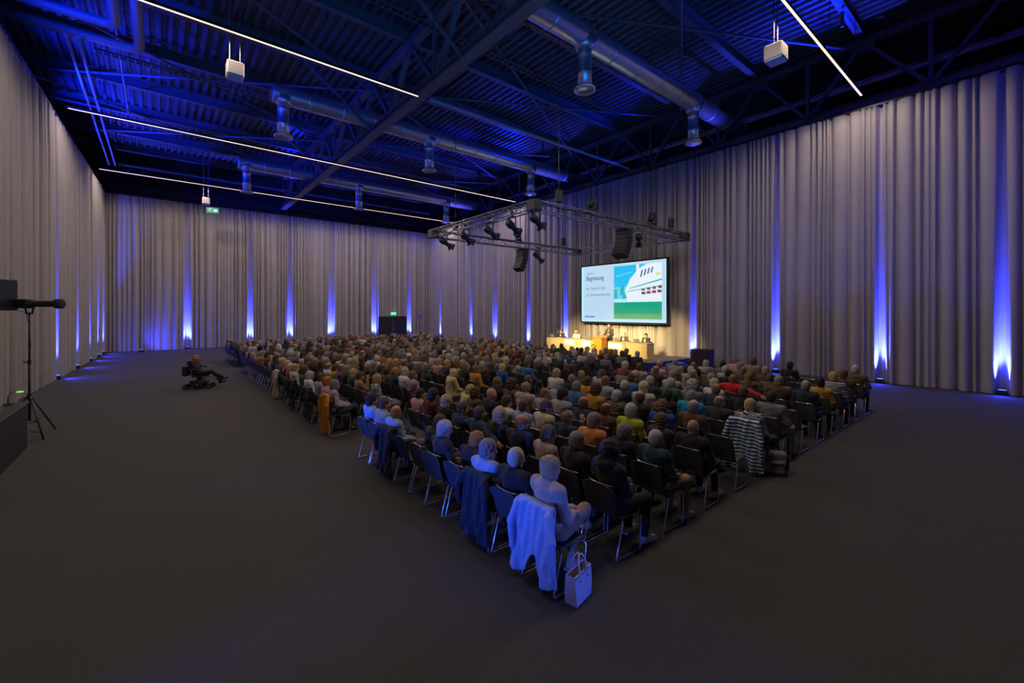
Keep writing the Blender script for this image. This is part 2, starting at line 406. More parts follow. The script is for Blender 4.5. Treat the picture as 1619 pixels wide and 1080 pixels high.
bodies = {}
def make_body(key, h=.0105):
    p = POSES[key]; lo, hi = bounds(p)
    R = rotm(p['yaw'], p['pitch'])
    F = Field(lo, hi, h); f_torso(F, p, -.008, False); f_arms(F, p, -.002); f_legs(F, p, -.006)
    f_head(F, p['H'], R, p['N'])
    for i in (0, 1):
        f_hand(F, sc_w(p, p['Wr'][i]), p['hd'][i], p['hn'][i], -1 if i == 0 else 1, p['curl'])
        a = p['A'][i]; f = unit(p['fd'][i]); F.cap(a + V3(0, 0, -.03), a + f * .13 + V3(0, 0, -.06), .036, .026, .02)
    body = F.mesh('body_' + key, M['skin'])
    F = Field(lo, hi, .013); f_torso(F, p, .010); f_arms(F, p, .009, .93)
    F.noise(.0035, 34, len(key)); F.noise(.002, 71, 2.)
    # open collar: leave the throat free in front
    n = p['N']; F.ell(n + V3(.055, 0, .055), (.05, .045, .05), .01, 's')
    top = F.mesh('top_' + key, M['cloth'])
    F = Field(lo, hi, .013); F.ell(p['P'] + V3(0, 0, -.01), (.135, .17 * p['wide'], .10), .04)
    f_legs(F, p, .010, .72 if p.get('rolled') else .97); F.noise(.003, 30, 1.)
    tr = F.mesh('trousers_' + key, M['cloth'])
    bodies[key] = (body, top, tr, Matrix.Translation(Vector(p['H'])) @ Matrix([list(r) for r in R]).to_4x4(), p)

hairs = {}
def make_hair(key):
    F = Field((-.24, -.2, -.42), (.16, .2, .22), .0085)
    cutn, cutc = (.719, 0, -.695), .020
    if key == 'short':
        F.ell((-.010, 0, .028), (.106, .086, .101), .01); F.ell((-.04, 0, -.03), (.07, .079, .07), .02); F.noise(.0025, 120, .5); F.plane(cutn, cutc)
    elif key == 'full':
        F.ell((-.012, 0, .036), (.113, .093, .106), .01); F.ell((-.045, 0, -.03), (.075, .084, .08), .02); F.noise(.0045, 95, 1.); F.plane(cutn, cutc + .006)
    elif key == 'fringe':
        F.ell((-.010, 0, .018), (.106, .0855, .098), .01); F.ell((-.04, 0, -.03), (.07, .079, .07), .02)
        F.ell((.02, 0, .125), (.125, .068, .082), .01, 's'); F.noise(.002, 130, .3); F.plane(cutn, .008)
    elif key == 'thin':
        F.ell((-.010, 0, .022), (.1035, .083, .098), .01); F.ell((-.04, 0, -.03), (.068, .078, .068), .02); F.ell((.075, 0, .1), (.085, .06, .06), .01, 's')
        F.noise(.0022, 140, .8); F.plane(cutn, .012)
    elif key == 'bob':
        F.ell((-.018, 0, .022), (.118, .102, .118), .01); F.ell((-.035, 0, -.07), (.088, .098, .085), .03); F.noise(.004, 80, 2.); F.plane((.86, 0, -.51), .030); F.plane((0, 0, -1), .125)
    elif key == 'curly':
        F.ell((-.015, 0, .03), (.125, .112, .120), .01); F.ell((-.045, 0, -.05), (.085, .1, .085), .03); F.noise(.010, 62, 2.6); F.noise(.004, 130, .6); F.plane((.80, 0, -.6), .030)
    elif key == 'long':
        F.ell((-.015, 0, .026), (.114, .096, .110), .01); F.cap((-.05, 0, -.03), (-.085, 0, -.27), .085, .065, .04)
        F.ell((-.085, 0, -.2), (.05, .1, .13), .04); F.noise(.005, 75, 1.4); F.plane((.80, 0, -.6), .030)
    elif key == 'updo':
        F.ell((-.012, 0, .032), (.109, .090, .104), .01); F.ell((-.04, 0, -.03), (.07, .08, .07), .02); F.ell((-.085, 0, .085), (.045, .04, .038), .02)
        F.noise(.004, 90, .9); F.plane(cutn, cutc)
    elif key == 'hood':
        F.ell((-.025, 0, .02), (.13, .115, .13), .01); F.ell((-.06, 0, -.13), (.13, .14, .09), .05); F.noise(.005, 45, 1.); F.ell((.1, 0, -.02), (.075, .07, .1), .02, 's'); F.plane((.9, 0, -.43), .06)
    hairs[key] = F.mesh('hair_' + key, M['cloth'] if key == 'hood' else M['hair'])
F = Field((-.12, -.09, -.03), (.26, .09, .16), .009)
F.cap((-.02, 0, .035), (.15, 0, .03), .042, .040, .02); F.cap((0, 0, .05), (.0, 0, .105), .046, .042, .03); F.rbox((.055, 0, .012), (.135, .046, .014), .012, .01)
F.plane((0, 0, -1), 0.)
shoe_me = F.mesh('shoe', M['leather'])
for k in POSES: make_body(k, .009 if k in ('handbag_woman', 'lap') else .0105)
for k in ('short', 'full', 'fringe', 'thin', 'bob', 'curly', 'long', 'updo', 'hood'): make_hair(k)

SKIN = [(.52, .30, .21), (.56, .33, .24), (.48, .26, .18), (.60, .36, .27), (.42, .22, .15)]
HAIRC = {'white': (.46, .44, .41), 'grey': (.24, .23, .22), 'dgrey': (.11, .105, .10), 'brown': (.10, .055, .03), 'dark': (.028, .02, .016), 'blond': (.46, .32, .15), 'pale': (.55, .46, .32),
         'ginger': (.42, .15, .03), 'lbrown': (.2, .12, .065), 'black': (.012, .011, .012)}
CL = {'black': (.014, .014, .016), 'navy': (.018, .028, .062), 'dark teal': (.012, .05, .075), 'charcoal': (.04, .04, .045), 'grey': (.17, .17, .185), 'light grey': (.36, .36, .38), 'white': (.66, .65, .66),
      'beige': (.40, .33, .29), 'cream': (.58, .52, .42), 'light blue': (.28, .40, .62), 'blue': (.05, .14, .38), 'royal blue': (.02, .10, .45), 'turquoise': (.0, .28, .50), 'pink': (.58, .32, .36),
      'orange': (.72, .26, .10), 'mustard': (.50, .25, .03), 'red': (.55, .012, .015), 'maroon': (.10, .02, .03), 'brown': (.11, .05, .03), 'olive': (.10, .095, .05), 'lime green': (.38, .48, .02),
      'pale yellow': (.55, .50, .24), 'lilac': (.36, .33, .42), 'green': (.03, .12, .06), 'purple': (.13, .05, .16), 'tan': (.33, .22, .13)}

def place_person(pose, hair, hcol, top, loc, rz=0., scale=1., legs='black', shoe=(.02, .02, .022), skin=None, topmat=None, with_legs=True, kind='jumper'):
    body, tme, trm, HM, p = bodies[pose]
    root = bpy.data.objects.new('person', body); link(root)
    root.location = loc; root.rotation_euler = (0, 0, rz); root.scale = (scale,) * 3
    root.color = (*(skin or random.choice(SKIN)), 1)
    def ch(name, me, col, mx=None):
        o = bpy.data.objects.new(name, me); link(o); o.parent = root; o.color = (*col, 1)
        if mx is not None: o.matrix_local = mx
        return o
    t = ch(kind, tme, CL.get(top, (.1, .1, .1)))
    if topmat:
        t.material_slots[0].link = 'OBJECT'; t.material_slots[0].material = M[topmat]
    if hair: ch('hood' if hair == 'hood' else 'hair', hairs[hair], HAIRC[hcol] if hair != 'hood' else CL['black'], HM)
    if with_legs:
        ch('trousers', trm, CL.get(legs, (.02, .02, .03)))
        for i in (0, 1):
            a, f = p['A'][i], unit(p['fd'][i])
            m = Matrix.Translation((a[0], a[1], max(0., a[2] - .10))) @ Vector((f[0], f[1], f[2])).to_track_quat('X', 'Z').to_matrix().to_4x4()
            ch('shoe', shoe_me, shoe, m)
    return root
# ------------------------------------------------------------------ the hall
FW = (.6336, .7733)
def ratio(px): return (px - 810) / 683.
def on_stage_wall(px, X=22.): r = ratio(px); d = X / (FW[0] + FW[1] * r); return d * (FW[1] - FW[0] * r)
def on_back_wall(px, Y=40.5): r = ratio(px); d = Y / (FW[1] - FW[0] * r); return d * (FW[0] + FW[1] * r)
def leftX(Y): return -3.4 + (Y - 22.5) * .0309
CT = 10.95   # curtain top
def struct(o, kind='structure', label=None):
    o['kind'] = kind
    if label: o['label'] = label
    return o
b = MB(); b.box((-6.5, -8, -.2), (28, 43, 0)); struct(b.build('floor', M['carpet']), label='dark grey carpet across the whole hall')
for nm, lo, hi in (('wall_back', (-6.5, 42.6, 0), (28, 42.8, 14.9)), ('wall_left', (-6.7, -8, 0), (-6.5, 42.8, 14.9)), ('wall_right', (28, -8, 0), (28.2, 42.8, 14.9)), ('wall_near', (-6.7, -8.2, 0), (28.2, -8, 14.9))):
    b = MB(); b.box(lo, hi); struct(b.build(nm, M['dark_wall']))
# corrugated deck, ribs along Y
vs = []; fs = []; x = -6.5; n = 0
while x < 28:
    for dx, z in ((0, 14.45), (.14, 14.45), (.19, 14.58), (.33, 14.58)):
        vs += [(x + dx, -8, z), (x + dx, 42.7, z)]
    x += .38
for i in range(len(vs) // 2 - 1): fs.append((2 * i, 2 * i + 1, 2 * i + 3, 2 * i + 2))
nv = len(vs); vs += [(-6.5, -8, 14.9), (28, -8, 14.9), (28, 42.7, 14.9), (-6.5, 42.7, 14.9)]; fs.append((nv, nv + 1, nv + 2, nv + 3))
me = bpy.data.meshes.new('deck'); me.from_pydata(vs, [], fs); me.materials.append(M['deck'])
struct(mesh_obj('ceiling', me), label='dark corrugated metal roof deck')
# dark fascia boards above the curtain rail
for nm, lo, hi in (('trim_1', (-2.6, 41.2, 10.9), (22.4, 41.35, 11.9)), ('trim_2', (-5.2, -7, 11.0), (-5.05, 41.2, 12.6))):
    b = MB(); b.box(lo, hi); struct(b.build(nm, M['dark_wall']))

# curtains: one continuous fold profile per wall, cut into panels
ORD = ['first', 'second', 'third', 'fourth', 'fifth', 'sixth', 'seventh', 'eighth', 'ninth', 'tenth', 'eleventh', 'twelfth', 'thirteenth', 'fourteenth', 'fifteenth', 'sixteenth',
       'seventeenth', 'eighteenth', 'nineteenth', 'twentieth', 'twenty-first', 'twenty-second', 'twenty-third', 'twenty-fourth', 'twenty-fifth', 'twenty-sixth', 'twenty-seventh']
def curtain_wall(p0, p1, channels, label, group, seed, step=.04, panel=3.8, amp=.135, chd=.42, skip=None):
    r = random.Random(seed)
    p0 = Vector((*p0, 0)); p1 = Vector((*p1, 0)); L = (p1 - p0).length; t = (p1 - p0) / L
    nrm = Vector((-t.y, t.x, 0))          # away from the room
    ks = [0.]; kv = [0.]
    while ks[-1] < L:
        w = r.uniform(.12, .26) if r.random() < .62 else r.uniform(.28, .62)
        ks.append(ks[-1] + w); kv.append(amp * (.55 + w * 1.1) * r.uniform(.6, 1.15))
    ks2 = [k + r.uniform(-.035, .035) for k in ks]; kv2 = [v * r.uniform(.5, 1.1) for v in kv]
    ks2.sort(); dp_ = [amp * r.uniform(.5, 1.6) if r.random() < .7 else amp * 2.2 for k in ks]
    def ev(KS, KV, s):
        i = np.clip(np.searchsorted(KS, s) - 1, 0, len(KS) - 2)
        KS = np.array(KS); KV = np.array(KV); D_ = np.array(dp_); u = np.clip((s - KS[i]) / np.maximum(1e-4, KS[i + 1] - KS[i]), 0, 1)
        lobe = np.sin(u * PI) ** .62          # rounded lobe towards the room, sharp crease between lobes
        return -KV[i] * lobe + (D_[i] * (1 - u) + D_[i + 1] * u) * (1 - lobe) ** 1.5
    zs = [.02, .8, 2.2, 4.2, 6.4, 8.6, 10.2, 10.7, CT]
    nP = max(1, round(L / panel)); out = []
    for q in range(nP):
        a, e = L * q / nP, L * (q + 1) / nP
        if skip and skip(a, e): continue
        S = np.arange(a, e + step * .5, (e - a) / round((e - a) / step))
        o1, o2 = ev(ks, kv, S), ev(ks2, kv2, S)
        V = []
        for z in zs:
            f = z / CT; chn = np.zeros_like(S); damp = np.ones_like(S)
            for c, wd, dp in channels:
                if a - 1 < c < e + 1:
                    g = np.exp(-((S - c) / (wd * (1 - .55 * f))) ** 6); chn += dp * g; damp *= 1 - .6 * g
            off = (o1 * (1 - f) + o2 * f) * damp * (1. if z < 10 else .75)
            for s_, o_, c_ in zip(S, off, chn):
                p = p0 + t * float(s_) + nrm * float(o_ + c_ * (1 - .35 * f)); V.append((p.x, p.y, z))
        n = len(S); F = [(j * n + i, j * n + i + 1, (j + 1) * n + i + 1, (j + 1) * n + i) for j in range(len(zs) - 1) for i in range(n - 1)]
        me = np_mesh('curtain', V, F, M['curtain'])
        o = mesh_obj('curtain', me)
        tag(o, label % ORD[q], 'curtain', group); out.append(o)
    # the heading tape rail the panels hang from
    b = MB(); b.bar(p0 + Vector((0, 0, CT + .04)), p1 + Vector((0, 0, CT + .04)), .10, .08)
    rl = b.build('curtain_rail', M['black_metal']); return out, rl
stage_up = sorted([on_stage_wall(p, 21.95) for p in (697, 746, 783, 836, 894, 1097, 1227, 1392, 1585)] + [-2.6])
back_up = [on_back_wall(p) for p in (297, 396, 459, 523, 592, 647)]
left_up = [25.75, 30.1, 34.0, 36.9, 39.2]
# stage wall runs from near to far (normal away from the room = +X needs p0 far, p1 near)
Ls = 47.5
c, rl = curtain_wall((22, 40.5), (22, -7), [(40.5 - y, .165, .36) for y in stage_up], 'floor length grey curtain panel on the stage side wall, %s from the far corner', 'curtain panels on the stage side wall', 3, step=.024)
tag(rl, 'black curtain rail above the stage side wall', 'curtain rail')
def door_gap(a, e): return False
c, rl = curtain_wall((leftX(40.5), 40.5), (22, 40.5), [(x - leftX(40.5),   .22, .34) for x in back_up], 'floor length grey curtain panel on the far wall, %s from the left corner', 'curtain panels on the far wall', 11, step=.035)
tag(rl, 'black curtain rail above the far wall', 'curtain rail')
c, rl = curtain_wall((leftX(-7), -7), (leftX(40.5), 40.5), [(y + 7, .26, .34) for y in left_up], 'floor length grey curtain panel on the left wall, %s counted from behind the viewer', 'curtain panels on the left wall', 23, step=.035)
tag(rl, 'black curtain rail above the left wall', 'curtain rail')

# floor uplights
lights = []
LEDW = 225
def spot(loc, to, col, energy, size, blend=1., rad=.05, name='spot'):
    l = bpy.data.lights.new(name, 'SPOT'); l.color = col; l.energy = energy; l.spot_size = math.radians(size); l.spot_blend = blend; l.shadow_soft_size = rad
    o = bpy.data.objects.new(name, l); o.matrix_world = aim(loc, to); link(o); return o
BLUE = (.035, .050, 1.)
def make_uplight():
    r = empty('floor_uplight'); b = MB(); b.box((-.11, -.09, .03), (.11, .09, .17), bev=.015); b.build('housing', M['black_metal'], r)
    b = MB(); b.box((-.09, -.07, .165), (.09, .07, .178)); b.build('lens', M['blue_lens'], r)
    for s in (-1, 1):
        b = MB(); b.box((s * .12 - .01, -.1, 0), (s * .12 + .01, .1, .10)); b.build('foot', M['black_metal'], r)
    return r
up0 = make_uplight(); first = [True]
def place_up(x, y, rz, label, group, nx, ny, energy=150, size=70, spill=0):
    o = up0 if first[0] else dup(up0); first[0] = False
    o.location = (x, y, 0); o.rotation_euler = (0, 0, rz); tag(o, label, 'uplight', group)
    spot((x + nx * .3, y + ny * .3, .19), (x + nx * .62, y + ny * .62, 6.), BLUE, energy, size, 1., .05, 'uplight_beam')
    if spill: spot((x - nx * .45, y - ny * .45, .22), (x - nx * 6, y - ny * 6, .1), BLUE, spill, 160, 1., .05, 'uplight_spill')
es = {0: 1.}
for i, y in enumerate(stage_up):
    near = (1.0, 1.3, 1.25, 1.2, .8, 1.2, .85, .7, .9, 1.)[i]
    place_up(21.93, y, PI / 2, 'small black floor uplight glowing blue at stage side curtain, %s from the near end' % ORD[i], 'uplights along the stage side curtain', .35, 0, 15000 * near, 44, 70 if i < 5 else 25)
for i, x in enumerate(back_up):
    place_up(x, 40.43, 0, 'small black floor uplight glowing blue at the far curtain, %s from the left corner' % ORD[i], 'uplights along the far curtain', 0, .35, 16000, 44, 25)
for i, y in enumerate(left_up):
    place_up(leftX(y) + .07, y, PI / 2, 'small black floor uplight glowing blue at the left curtain, %s from the near end' % ORD[i], 'uplights along the left curtain', -.35, 0, 17000, 44, 150)
place_up(-.9, 39.5, 0, 'added floor uplight near far left corner, for the soft blue wash on far curtain', 'uplights along the far curtain', 0, .35, 60, 40)  # unseen fixture added to go with the corner wash spot
spot((-.9, 39.3, .3), (1.6, 40.6, 1.6), BLUE, 420, 120, 1., .08, 'corner_wash')  # spot added for the broad blue wash on the corner curtain

# ---- roof steel
def roof_truss(X, label, y0=-6.6, y1=41.2, wch=.42, zb=11.55, zt=13.95, ys=2.6, dg=.2):
    r = empty('roof_truss', (X, ys, zb)); O = Vector((X, ys, zb))
    def part(nm, a, b_, w, h):
        m = MB(); m.bar(Vector(a) - O, Vector(b_) - O, w, h); m.build(nm, M['steel'], r)
    m = MB()
    m.box((-wch / 2, y0 - ys, -.16), (wch / 2, y1 - ys, -.12)); m.box((-.03, y0 - ys, -.12), (.03, y1 - ys, .12)); m.box((-wch / 2, y0 - ys, .12), (wch / 2, y1 - ys, .15)); m.build('bottom_chord', M['steel'], r)
    part('top_chord', (X, y0, zt), (X, y1, zt), wch * .8, .3)
    y = ys - 8
    while y < y1 - .5:
        for a, c_ in (((X, y, zb), (X, y + 2, zt)), ((X, y + 2, zt), (X, y + 4, zb))):
            if min(a[1], c_[1]) > y0 and max(a[1], c_[1]) < y1: part('diagonal', a, c_, dg, dg * .8)
        if y > y0:
            part('post', (X, y, zb), (X, y, zt), .13, .13)
        if y0 < y + 2 < y1:
            m = MB(); m.box((-.04, y + 2 - ys - .35, zt - zb - .45), (.04, y + 2 - ys + .35, zt - zb - .1)); m.build('gusset_plate', M['steel'], r)
        y += 4
    tag(r, label, 'roof truss'); return r
roof_truss(8.15, 'deep dark steel roof truss crossing over the audience, lit blue from below')
roof_truss(22.6, 'dark steel roof truss running above the stage side curtain', wch=.3, dg=.16, zb=11.4)
roof_truss(-5.4, 'dark steel roof truss above the left wall', wch=.3, dg=.16, zb=11.9)
for i, y in enumerate([-3.4, .6, 4.6, 8.6, 12.6, 16.6, 20.6, 24.6, 28.6, 32.6, 36.6, 40.2]):
    m = MB(); m.box((-6.4, -.14, -.02), (27.9, .14, .01)); m.box((-6.4, -.015, .01), (27.9, .015, .42)); m.box((-6.4, -.14, .42), (27.9, .14, .45)); o = m.build('roof_beam', M['steel'], loc=(0, y, 13.98))
    tag(o, 'dark steel beam under the roof deck, %s from the near end of hall' % ORD[i], 'roof beam', 'steel beams under the roof deck')
k = 0
for y in (4.6, 12.6, 20.6, 28.6):
    for x0, x1 in ((-5, 8.1), (8.2, 22.5)):
        xm = (x0 + x1) / 2
        r = empty('wind_brace', (xm, y + 4, 13.55))
        for a, c_ in (((x0, y), (xm, y + 4)), ((xm, y + 4), (x1, y)), ((x0, y + 8), (xm, y + 4)), ((xm, y + 4), (x1, y + 8))):
            m = MB(); m.tube([(a[0] - xm, a[1] - y - 4, 0), (c_[0] - xm, c_[1] - y - 4, 0)], .055, 8); m.build('brace_rod', M['steel'], r)
        for a in ((x0 + 3, y), (x1 - 3, y)):
            m = MB(); m.bar((a[0] - xm, a[1] - y - 4, .3), (8.15 - xm if abs(a[0] - 8.15) < 4.5 else a[0] - xm, a[1] - y - 4, -2.0 if abs(a[0] - 8.15) < 4.5 else -.25), .1, .1); m.build('knee_brace', M['steel'], r)
        tag(r, 'crossed dark steel roof bracing, %s bay from near end, %s of the main truss' % (ORD[k // 2], 'left' if x0 < 0 else 'right'), 'roof bracing', 'crossed bracing under the roof'); k += 1

# ---- linear LED lights
for i, (Y, x0, x1, lab) in enumerate(((4.45, -2.8, 21.5, 'warm white linear ceiling light ending above the right curtain, nearest of the four'),
                       (15.6, -2.9, 8.0, 'warm white linear ceiling light ending at the main truss, second nearest'),
                       (25.8, -2.95, 21.5, 'warm white linear ceiling light crossing under main truss, third from the viewer'),
                       (35.6, -2.75, 22., 'warm white linear ceiling light farthest from the viewer, near the far curtain'))):
    r = empty('linear_light', ((x0 + x1) / 2, Y, 11.34)); L = (x1 - x0) / 2
    m = MB(); m.box((-L, -.045, 0), (L, .045, .09)); m.build('housing', M['black_metal'], r)
    m = MB(); m.box((-L + .03, -.031, -.012), (L - .03, .031, 0)); m.build('diffuser', M['led'], r)
    x = -L + 1
    while x < L:
        m = MB(); m.tube([(x, 0, .09), (x, 0, 3.10)], .008, 6); m.build('suspension_wire', M['black_metal'], r); x += 3.2
    tag(r, lab, 'ceiling light')
    nl = round(2 * L / 3)
    for j in range(nl): spot((x0 + 2 * L * (j + .5) / nl, Y, 11.32), (x0 + 2 * L * (j + .5) / nl, Y, 0), (1, .81, .655), LEDW, 176, .35, .0, 'led_light')
r = empty('linear_light', (15.2, 15.6, 11.34)); m = MB(); m.box((-6.7, -.045, 0), (6.7, .045, .09)); m.build('housing', M['led_off'], r)
for x in (-6, -3, 0, 3, 6):
    m = MB(); m.tube([(x, 0, .09), (x, 0, 3.10)], .008, 6); m.build('suspension_wire', M['black_metal'], r)
tag(r, 'unlit linear ceiling light between the main truss and the stage side wall', 'ceiling light')

# ---- ventilation ducts with drop spouts
def duct(Y, x0, spouts, lab, x1=27.5, z=12.3, R=.40):
    r = empty('air_duct', (x0, Y, z))
    prof = []; m = MB()
    pts = [(0, 0, 0)]; x = 0; 
    T = Matrix.Rotation(PI / 2, 4, 'Y')
    pr = [(R * .2, 0), (R, .02)]; q = .02
    while q < x1 - x0:
        pr += [(R, q + .02), (R, q + 1.40), (R, q + 1.425), (R + .018, q + 1.43), (R + .018, q + 1.475), (R, q + 1.48), (R, q + 1.5)]; q += 1.5
    m.lathe(pr, 28, T); m.build('main_duct', M['duct'], r, True)
    for sx in spouts:
        m = MB(); X = sx - x0
        m.lathe([(.235, -.30), (.235, -.62), (.25, -.64), (.25, -.68), (.235, -.70), (.235, -1.25), (.25, -1.27), (.25, -1.31), (.235, -1.33), (.235, -1.70)], 20, Matrix.Translation((X, 0, 0)))
        s_ = m.build('spout', M['duct'], r, True)
        m = MB(); m.lathe([(.235, -1.68), (.30, -1.74), (.37, -1.80), (.37, -1.86), (.33, -1.86), (.30, -1.80), (.05, -1.78)], 24, Matrix.Translation((X, 0, 0))); m.build('diffuser', M['duct'], s_, True)
        m = MB(); m.lathe([(.44, -.12), (.30, -.42), (.24, -.46)], 20, Matrix.Translation((X, 0, 0))); m.build('saddle', M['duct'], s_, True)
    x = 1.2
    while x < x1 - x0:
        m = MB(); m.tube([(x, 0, R), (x, 0, 1.7)], .01, 6); m.build('hanger', M['black_metal'], r); x += 3.5
    tag(r, lab, 'air duct')
duct(9.95, 3.8, (11.4, 18.8), 'round silver air duct with drop spouts, nearest of the three')
duct(21.0, 3.8, (4.25, 11.4, 18.8), 'round silver air duct with three drop spouts, middle of the three')
duct(32.2, 3.9, (4.4, 11.6, 19.1), 'round silver air duct with three drop spouts, farthest of the three')
# ---- pipes, trays and conduits
def pipe(nm, pts, r_, mt, lab, cat, n=14):
    P = []
    for i, p in enumerate(pts):
        p = Vector(p)
        if 0 < i < len(pts) - 1:
            a = (Vector(pts[i - 1]) - p).normalized(); c_ = (Vector(pts[i + 1]) - p).normalized(); R = .45
            for u in np.linspace(0, 1, 7): P.append((1 - u) ** 2 * (p + a * R) + 2 * u * (1 - u) * p + u * u * (p + c_ * R))
        else: P.append(p)
    m = MB(); m.tube(P, r_, n); o = m.build(nm, M[mt], None, True); tag(o, lab, cat); return o
pipe('heating_pipe', [(-6.2, 22.3, 13.0), (-.55, 22.3, 13.0), (-.55, -6, 13.0)], .17, 'pipe', 'thick grey pipe turning a corner under the roof at top left, outer one', 'pipe')
pipe('heating_pipe', [(-6.2, 20.9, 13.0), (-1.15, 20.9, 13.0), (-1.15, -6, 13.0)], .17, 'pipe', 'thick grey pipe turning a corner under the roof at top left, inner one', 'pipe')
pipe('conduit_pipe', [(-2.45, 21, 12.3), (-2.45, 38, 12.3)], .045, 'pipe', 'thin grey conduit lit blue above the left curtain, left one of the pair', 'conduit')
pipe('conduit_pipe', [(-2.15, 21, 12.3), (-2.15, 38, 12.3)], .045, 'pipe', 'thin grey conduit lit blue above the left curtain, right one of the pair', 'conduit')
pipe('conduit_pipe', [(-1.25, 10, 13.6), (-1.25, 31.3, 13.6)], .035, 'pipe', 'single thin conduit running lengthwise under the roof at upper left', 'conduit')
pipe('conduit_pipe', [(24.2, -4, 12.9), (24.2, 41, 12.9)], .10, 'lamp_white', 'pale pipe running behind the truss above the stage side curtain, lower one', 'pipe')
pipe('conduit_pipe', [(25.3, -4, 13.5), (25.3, 41, 13.5)], .08, 'lamp_white', 'pale pipe running behind the truss above the stage side curtain, upper one', 'pipe')
def tray(Y, x0, x1, z, lab):
    r = empty('cable_tray', (x0, Y, z)); m = MB()
    for s in (-.15, .15): m.box((0, s - .01, 0), (x1 - x0, s + .01, .08))
    x = 0
    while x < x1 - x0: m.box((x, -.15, 0), (x + .03, .15, .015)); x += .25
    m.build('ladder', M['alu'], r)
    m = MB()
    for j in range(5): m.tube([(0, -.1 + .05 * j, .035), (x1 - x0, -.1 + .05 * ((j * 2) % 5), .035)], .018, 6)
    m.build('cables', M['black'], r); tag(r, lab, 'cable tray')
tray(14.3, 2.5, 19.2, 13.35, 'ladder cable tray under the roof, right of the main truss')
tray(24.2, -2, 20, 13.35, 'ladder cable tray high above the middle of the audience')
tray(38.5, -2, 21, 12.5, 'ladder cable tray above the far curtain')
# pendant boxes on two rods
def at(px, py, z):
    d = 683 * (z - 2.8) / (493 - py); r = ratio(px); return d * (FW[0] + FW[1] * r), d * (FW[1] - FW[0] * r)
def at_floor(px, py, z=0.): return at(px, py, z)
for (px, py, sz, lab) in ((372, 112, .46, 'pale box hanging on two rods below the long light, upper left'), (1227, 85, .5, 'pale box hanging on two rods at upper right'),
                          (326, 318, .42, 'small pale box on two rods beside the green exit sign')):
    x, y = at(px, py, 10.4); r = empty('pendant_box', (x, y, 10.4)); r.rotation_euler = (0, 0, 0)
    m = MB(); m.box((-sz / 2, -sz / 2, -.22), (sz / 2, sz / 2, .22), bev=.03); m.build('housing', M['lamp_white'], r)
    m = MB(); m.box((-sz * .44, -sz * .44, -.25), (sz * .44, sz * .44, -.215)); m.build('lower_panel', M['panel_blue_light'], r)
    for s in (-.14, .14):
        m = MB(); m.tube([(s, 0, .2), (s, 0, 3.6)], .018, 8); m.build('rod', M['alu'], r)
    tag(r, lab, 'pendant box')
# hanging exit sign
x, y = at(337, 333, 10.1)
r = empty('exit_sign', (x, y, 10.1), -.25)
m = MB(); m.box((-.4, -.04, -.22), (.4, .04, .22), bev=.01); m.build('sign_box', M['black_metal'], r)
m = MB(); m.box((-.37, -.052, -.19), (.37, -.04, .19)); m.build('sign_face', M['green_sign'], r)
def running_man(s=1., y=-.058, ox=0.):
    m = MB()
    m.lathe([(.001, -.004), (.032 * s, -.004), (.032 * s, .004), (.001, .004)], 12, Matrix.Translation((ox + .02 * s, y, .115 * s)) @ Matrix.Rotation(PI / 2, 4, 'X'))
    for a, c_, w in (((.01, .08), (-.03, -.02), .05), ((-.03, -.02), (.04, -.06), .035), ((.04, -.06), (.02, -.13), .03), ((-.03, -.02), (-.07, -.09), .035), ((-.07, -.09), (-.13, -.09), .03), ((.01, .07), (.08, .03), .022), ((0, .07), (-.07, .04), .022), ((-.07, .04), (-.09, -.01), .022)):
        m.bar((ox + a[0] * s, y, a[1] * s), (ox + c_[0] * s, y, c_[1] * s), w * s, .006)
    return m
m = running_man(1.1, -.058, -.17); m.build('running_figure', M['sign_white'], r)
m = MB(); m.box((.02, -.062, -.03), (.16, -.052, .03)); m.add([(.14, -.062, -.11), (.14, -.062, .11), (.3, -.062, 0), (.14, -.052, -.11), (.14, -.052, .11), (.3, -.052, 0)], [(0, 2, 1), (3, 4, 5), (0, 1, 4, 3), (1, 2, 5, 4), (2, 0, 3, 5)]); m.build('arrow', M['sign_white'], r)
for s in (-.3, .3):
    m = MB(); m.tube([(s, 0, .2), (s, 0, 1.2 + 2.6)], .008, 6); m.build('wire', M['black_metal'], r)
tag(r, 'green hanging exit sign with running figure and arrow at upper left', 'exit sign')

# ---- dark doorway in the far wall, with its lit sign
dx0, dx1 = on_back_wall(597), on_back_wall(641)
m = MB(); m.box((dx0, 40.12, 0), (dx1, 40.3, 2.35), bev=.02); o = m.build('door_1', M['black']); struct(o, label='dark double door in the far curtain')
for k_, nm in ((.5, 'door_leaf_gap'),):
    xm = (dx0 + dx1) / 2; m = MB(); m.box((xm - .012, 40.1, 0), (xm + .012, 40.13, 2.3)); m.build('door_gap', M['grey_plastic'], o)
    for s in (-.12, .12):
        m = MB(); m.tube([(xm + s, 40.06, .95), (xm + s, 40.06, 1.35)], .02, 8); m.build('door_handle', M['alu'], o)
xs = on_back_wall(620); r = empty('exit_sign', (xs, 40.1, 2.62)); m = MB(); m.box((-.26, -.04, -.13), (.26, .04, .13), bev=.01); m.build('sign_box', M['green_lit'], r)
m = running_man(.75, -.046, -.08); m.build('running_figure', M['sign_white'], r); m = MB(); m.box((-.02, 0, .12), (.02, .02, .4)); m.build('bracket', M['black_metal'], r)
tag(r, 'small glowing green exit sign above the dark door', 'exit sign')
r = empty('floor_sign', (on_back_wall(661) * .97, 38.9, 0)); m = MB(); m.tube([(0, 0, 0), (0, 0, 2.3)], .02, 8); m.build('pole', M['black_metal'], r)
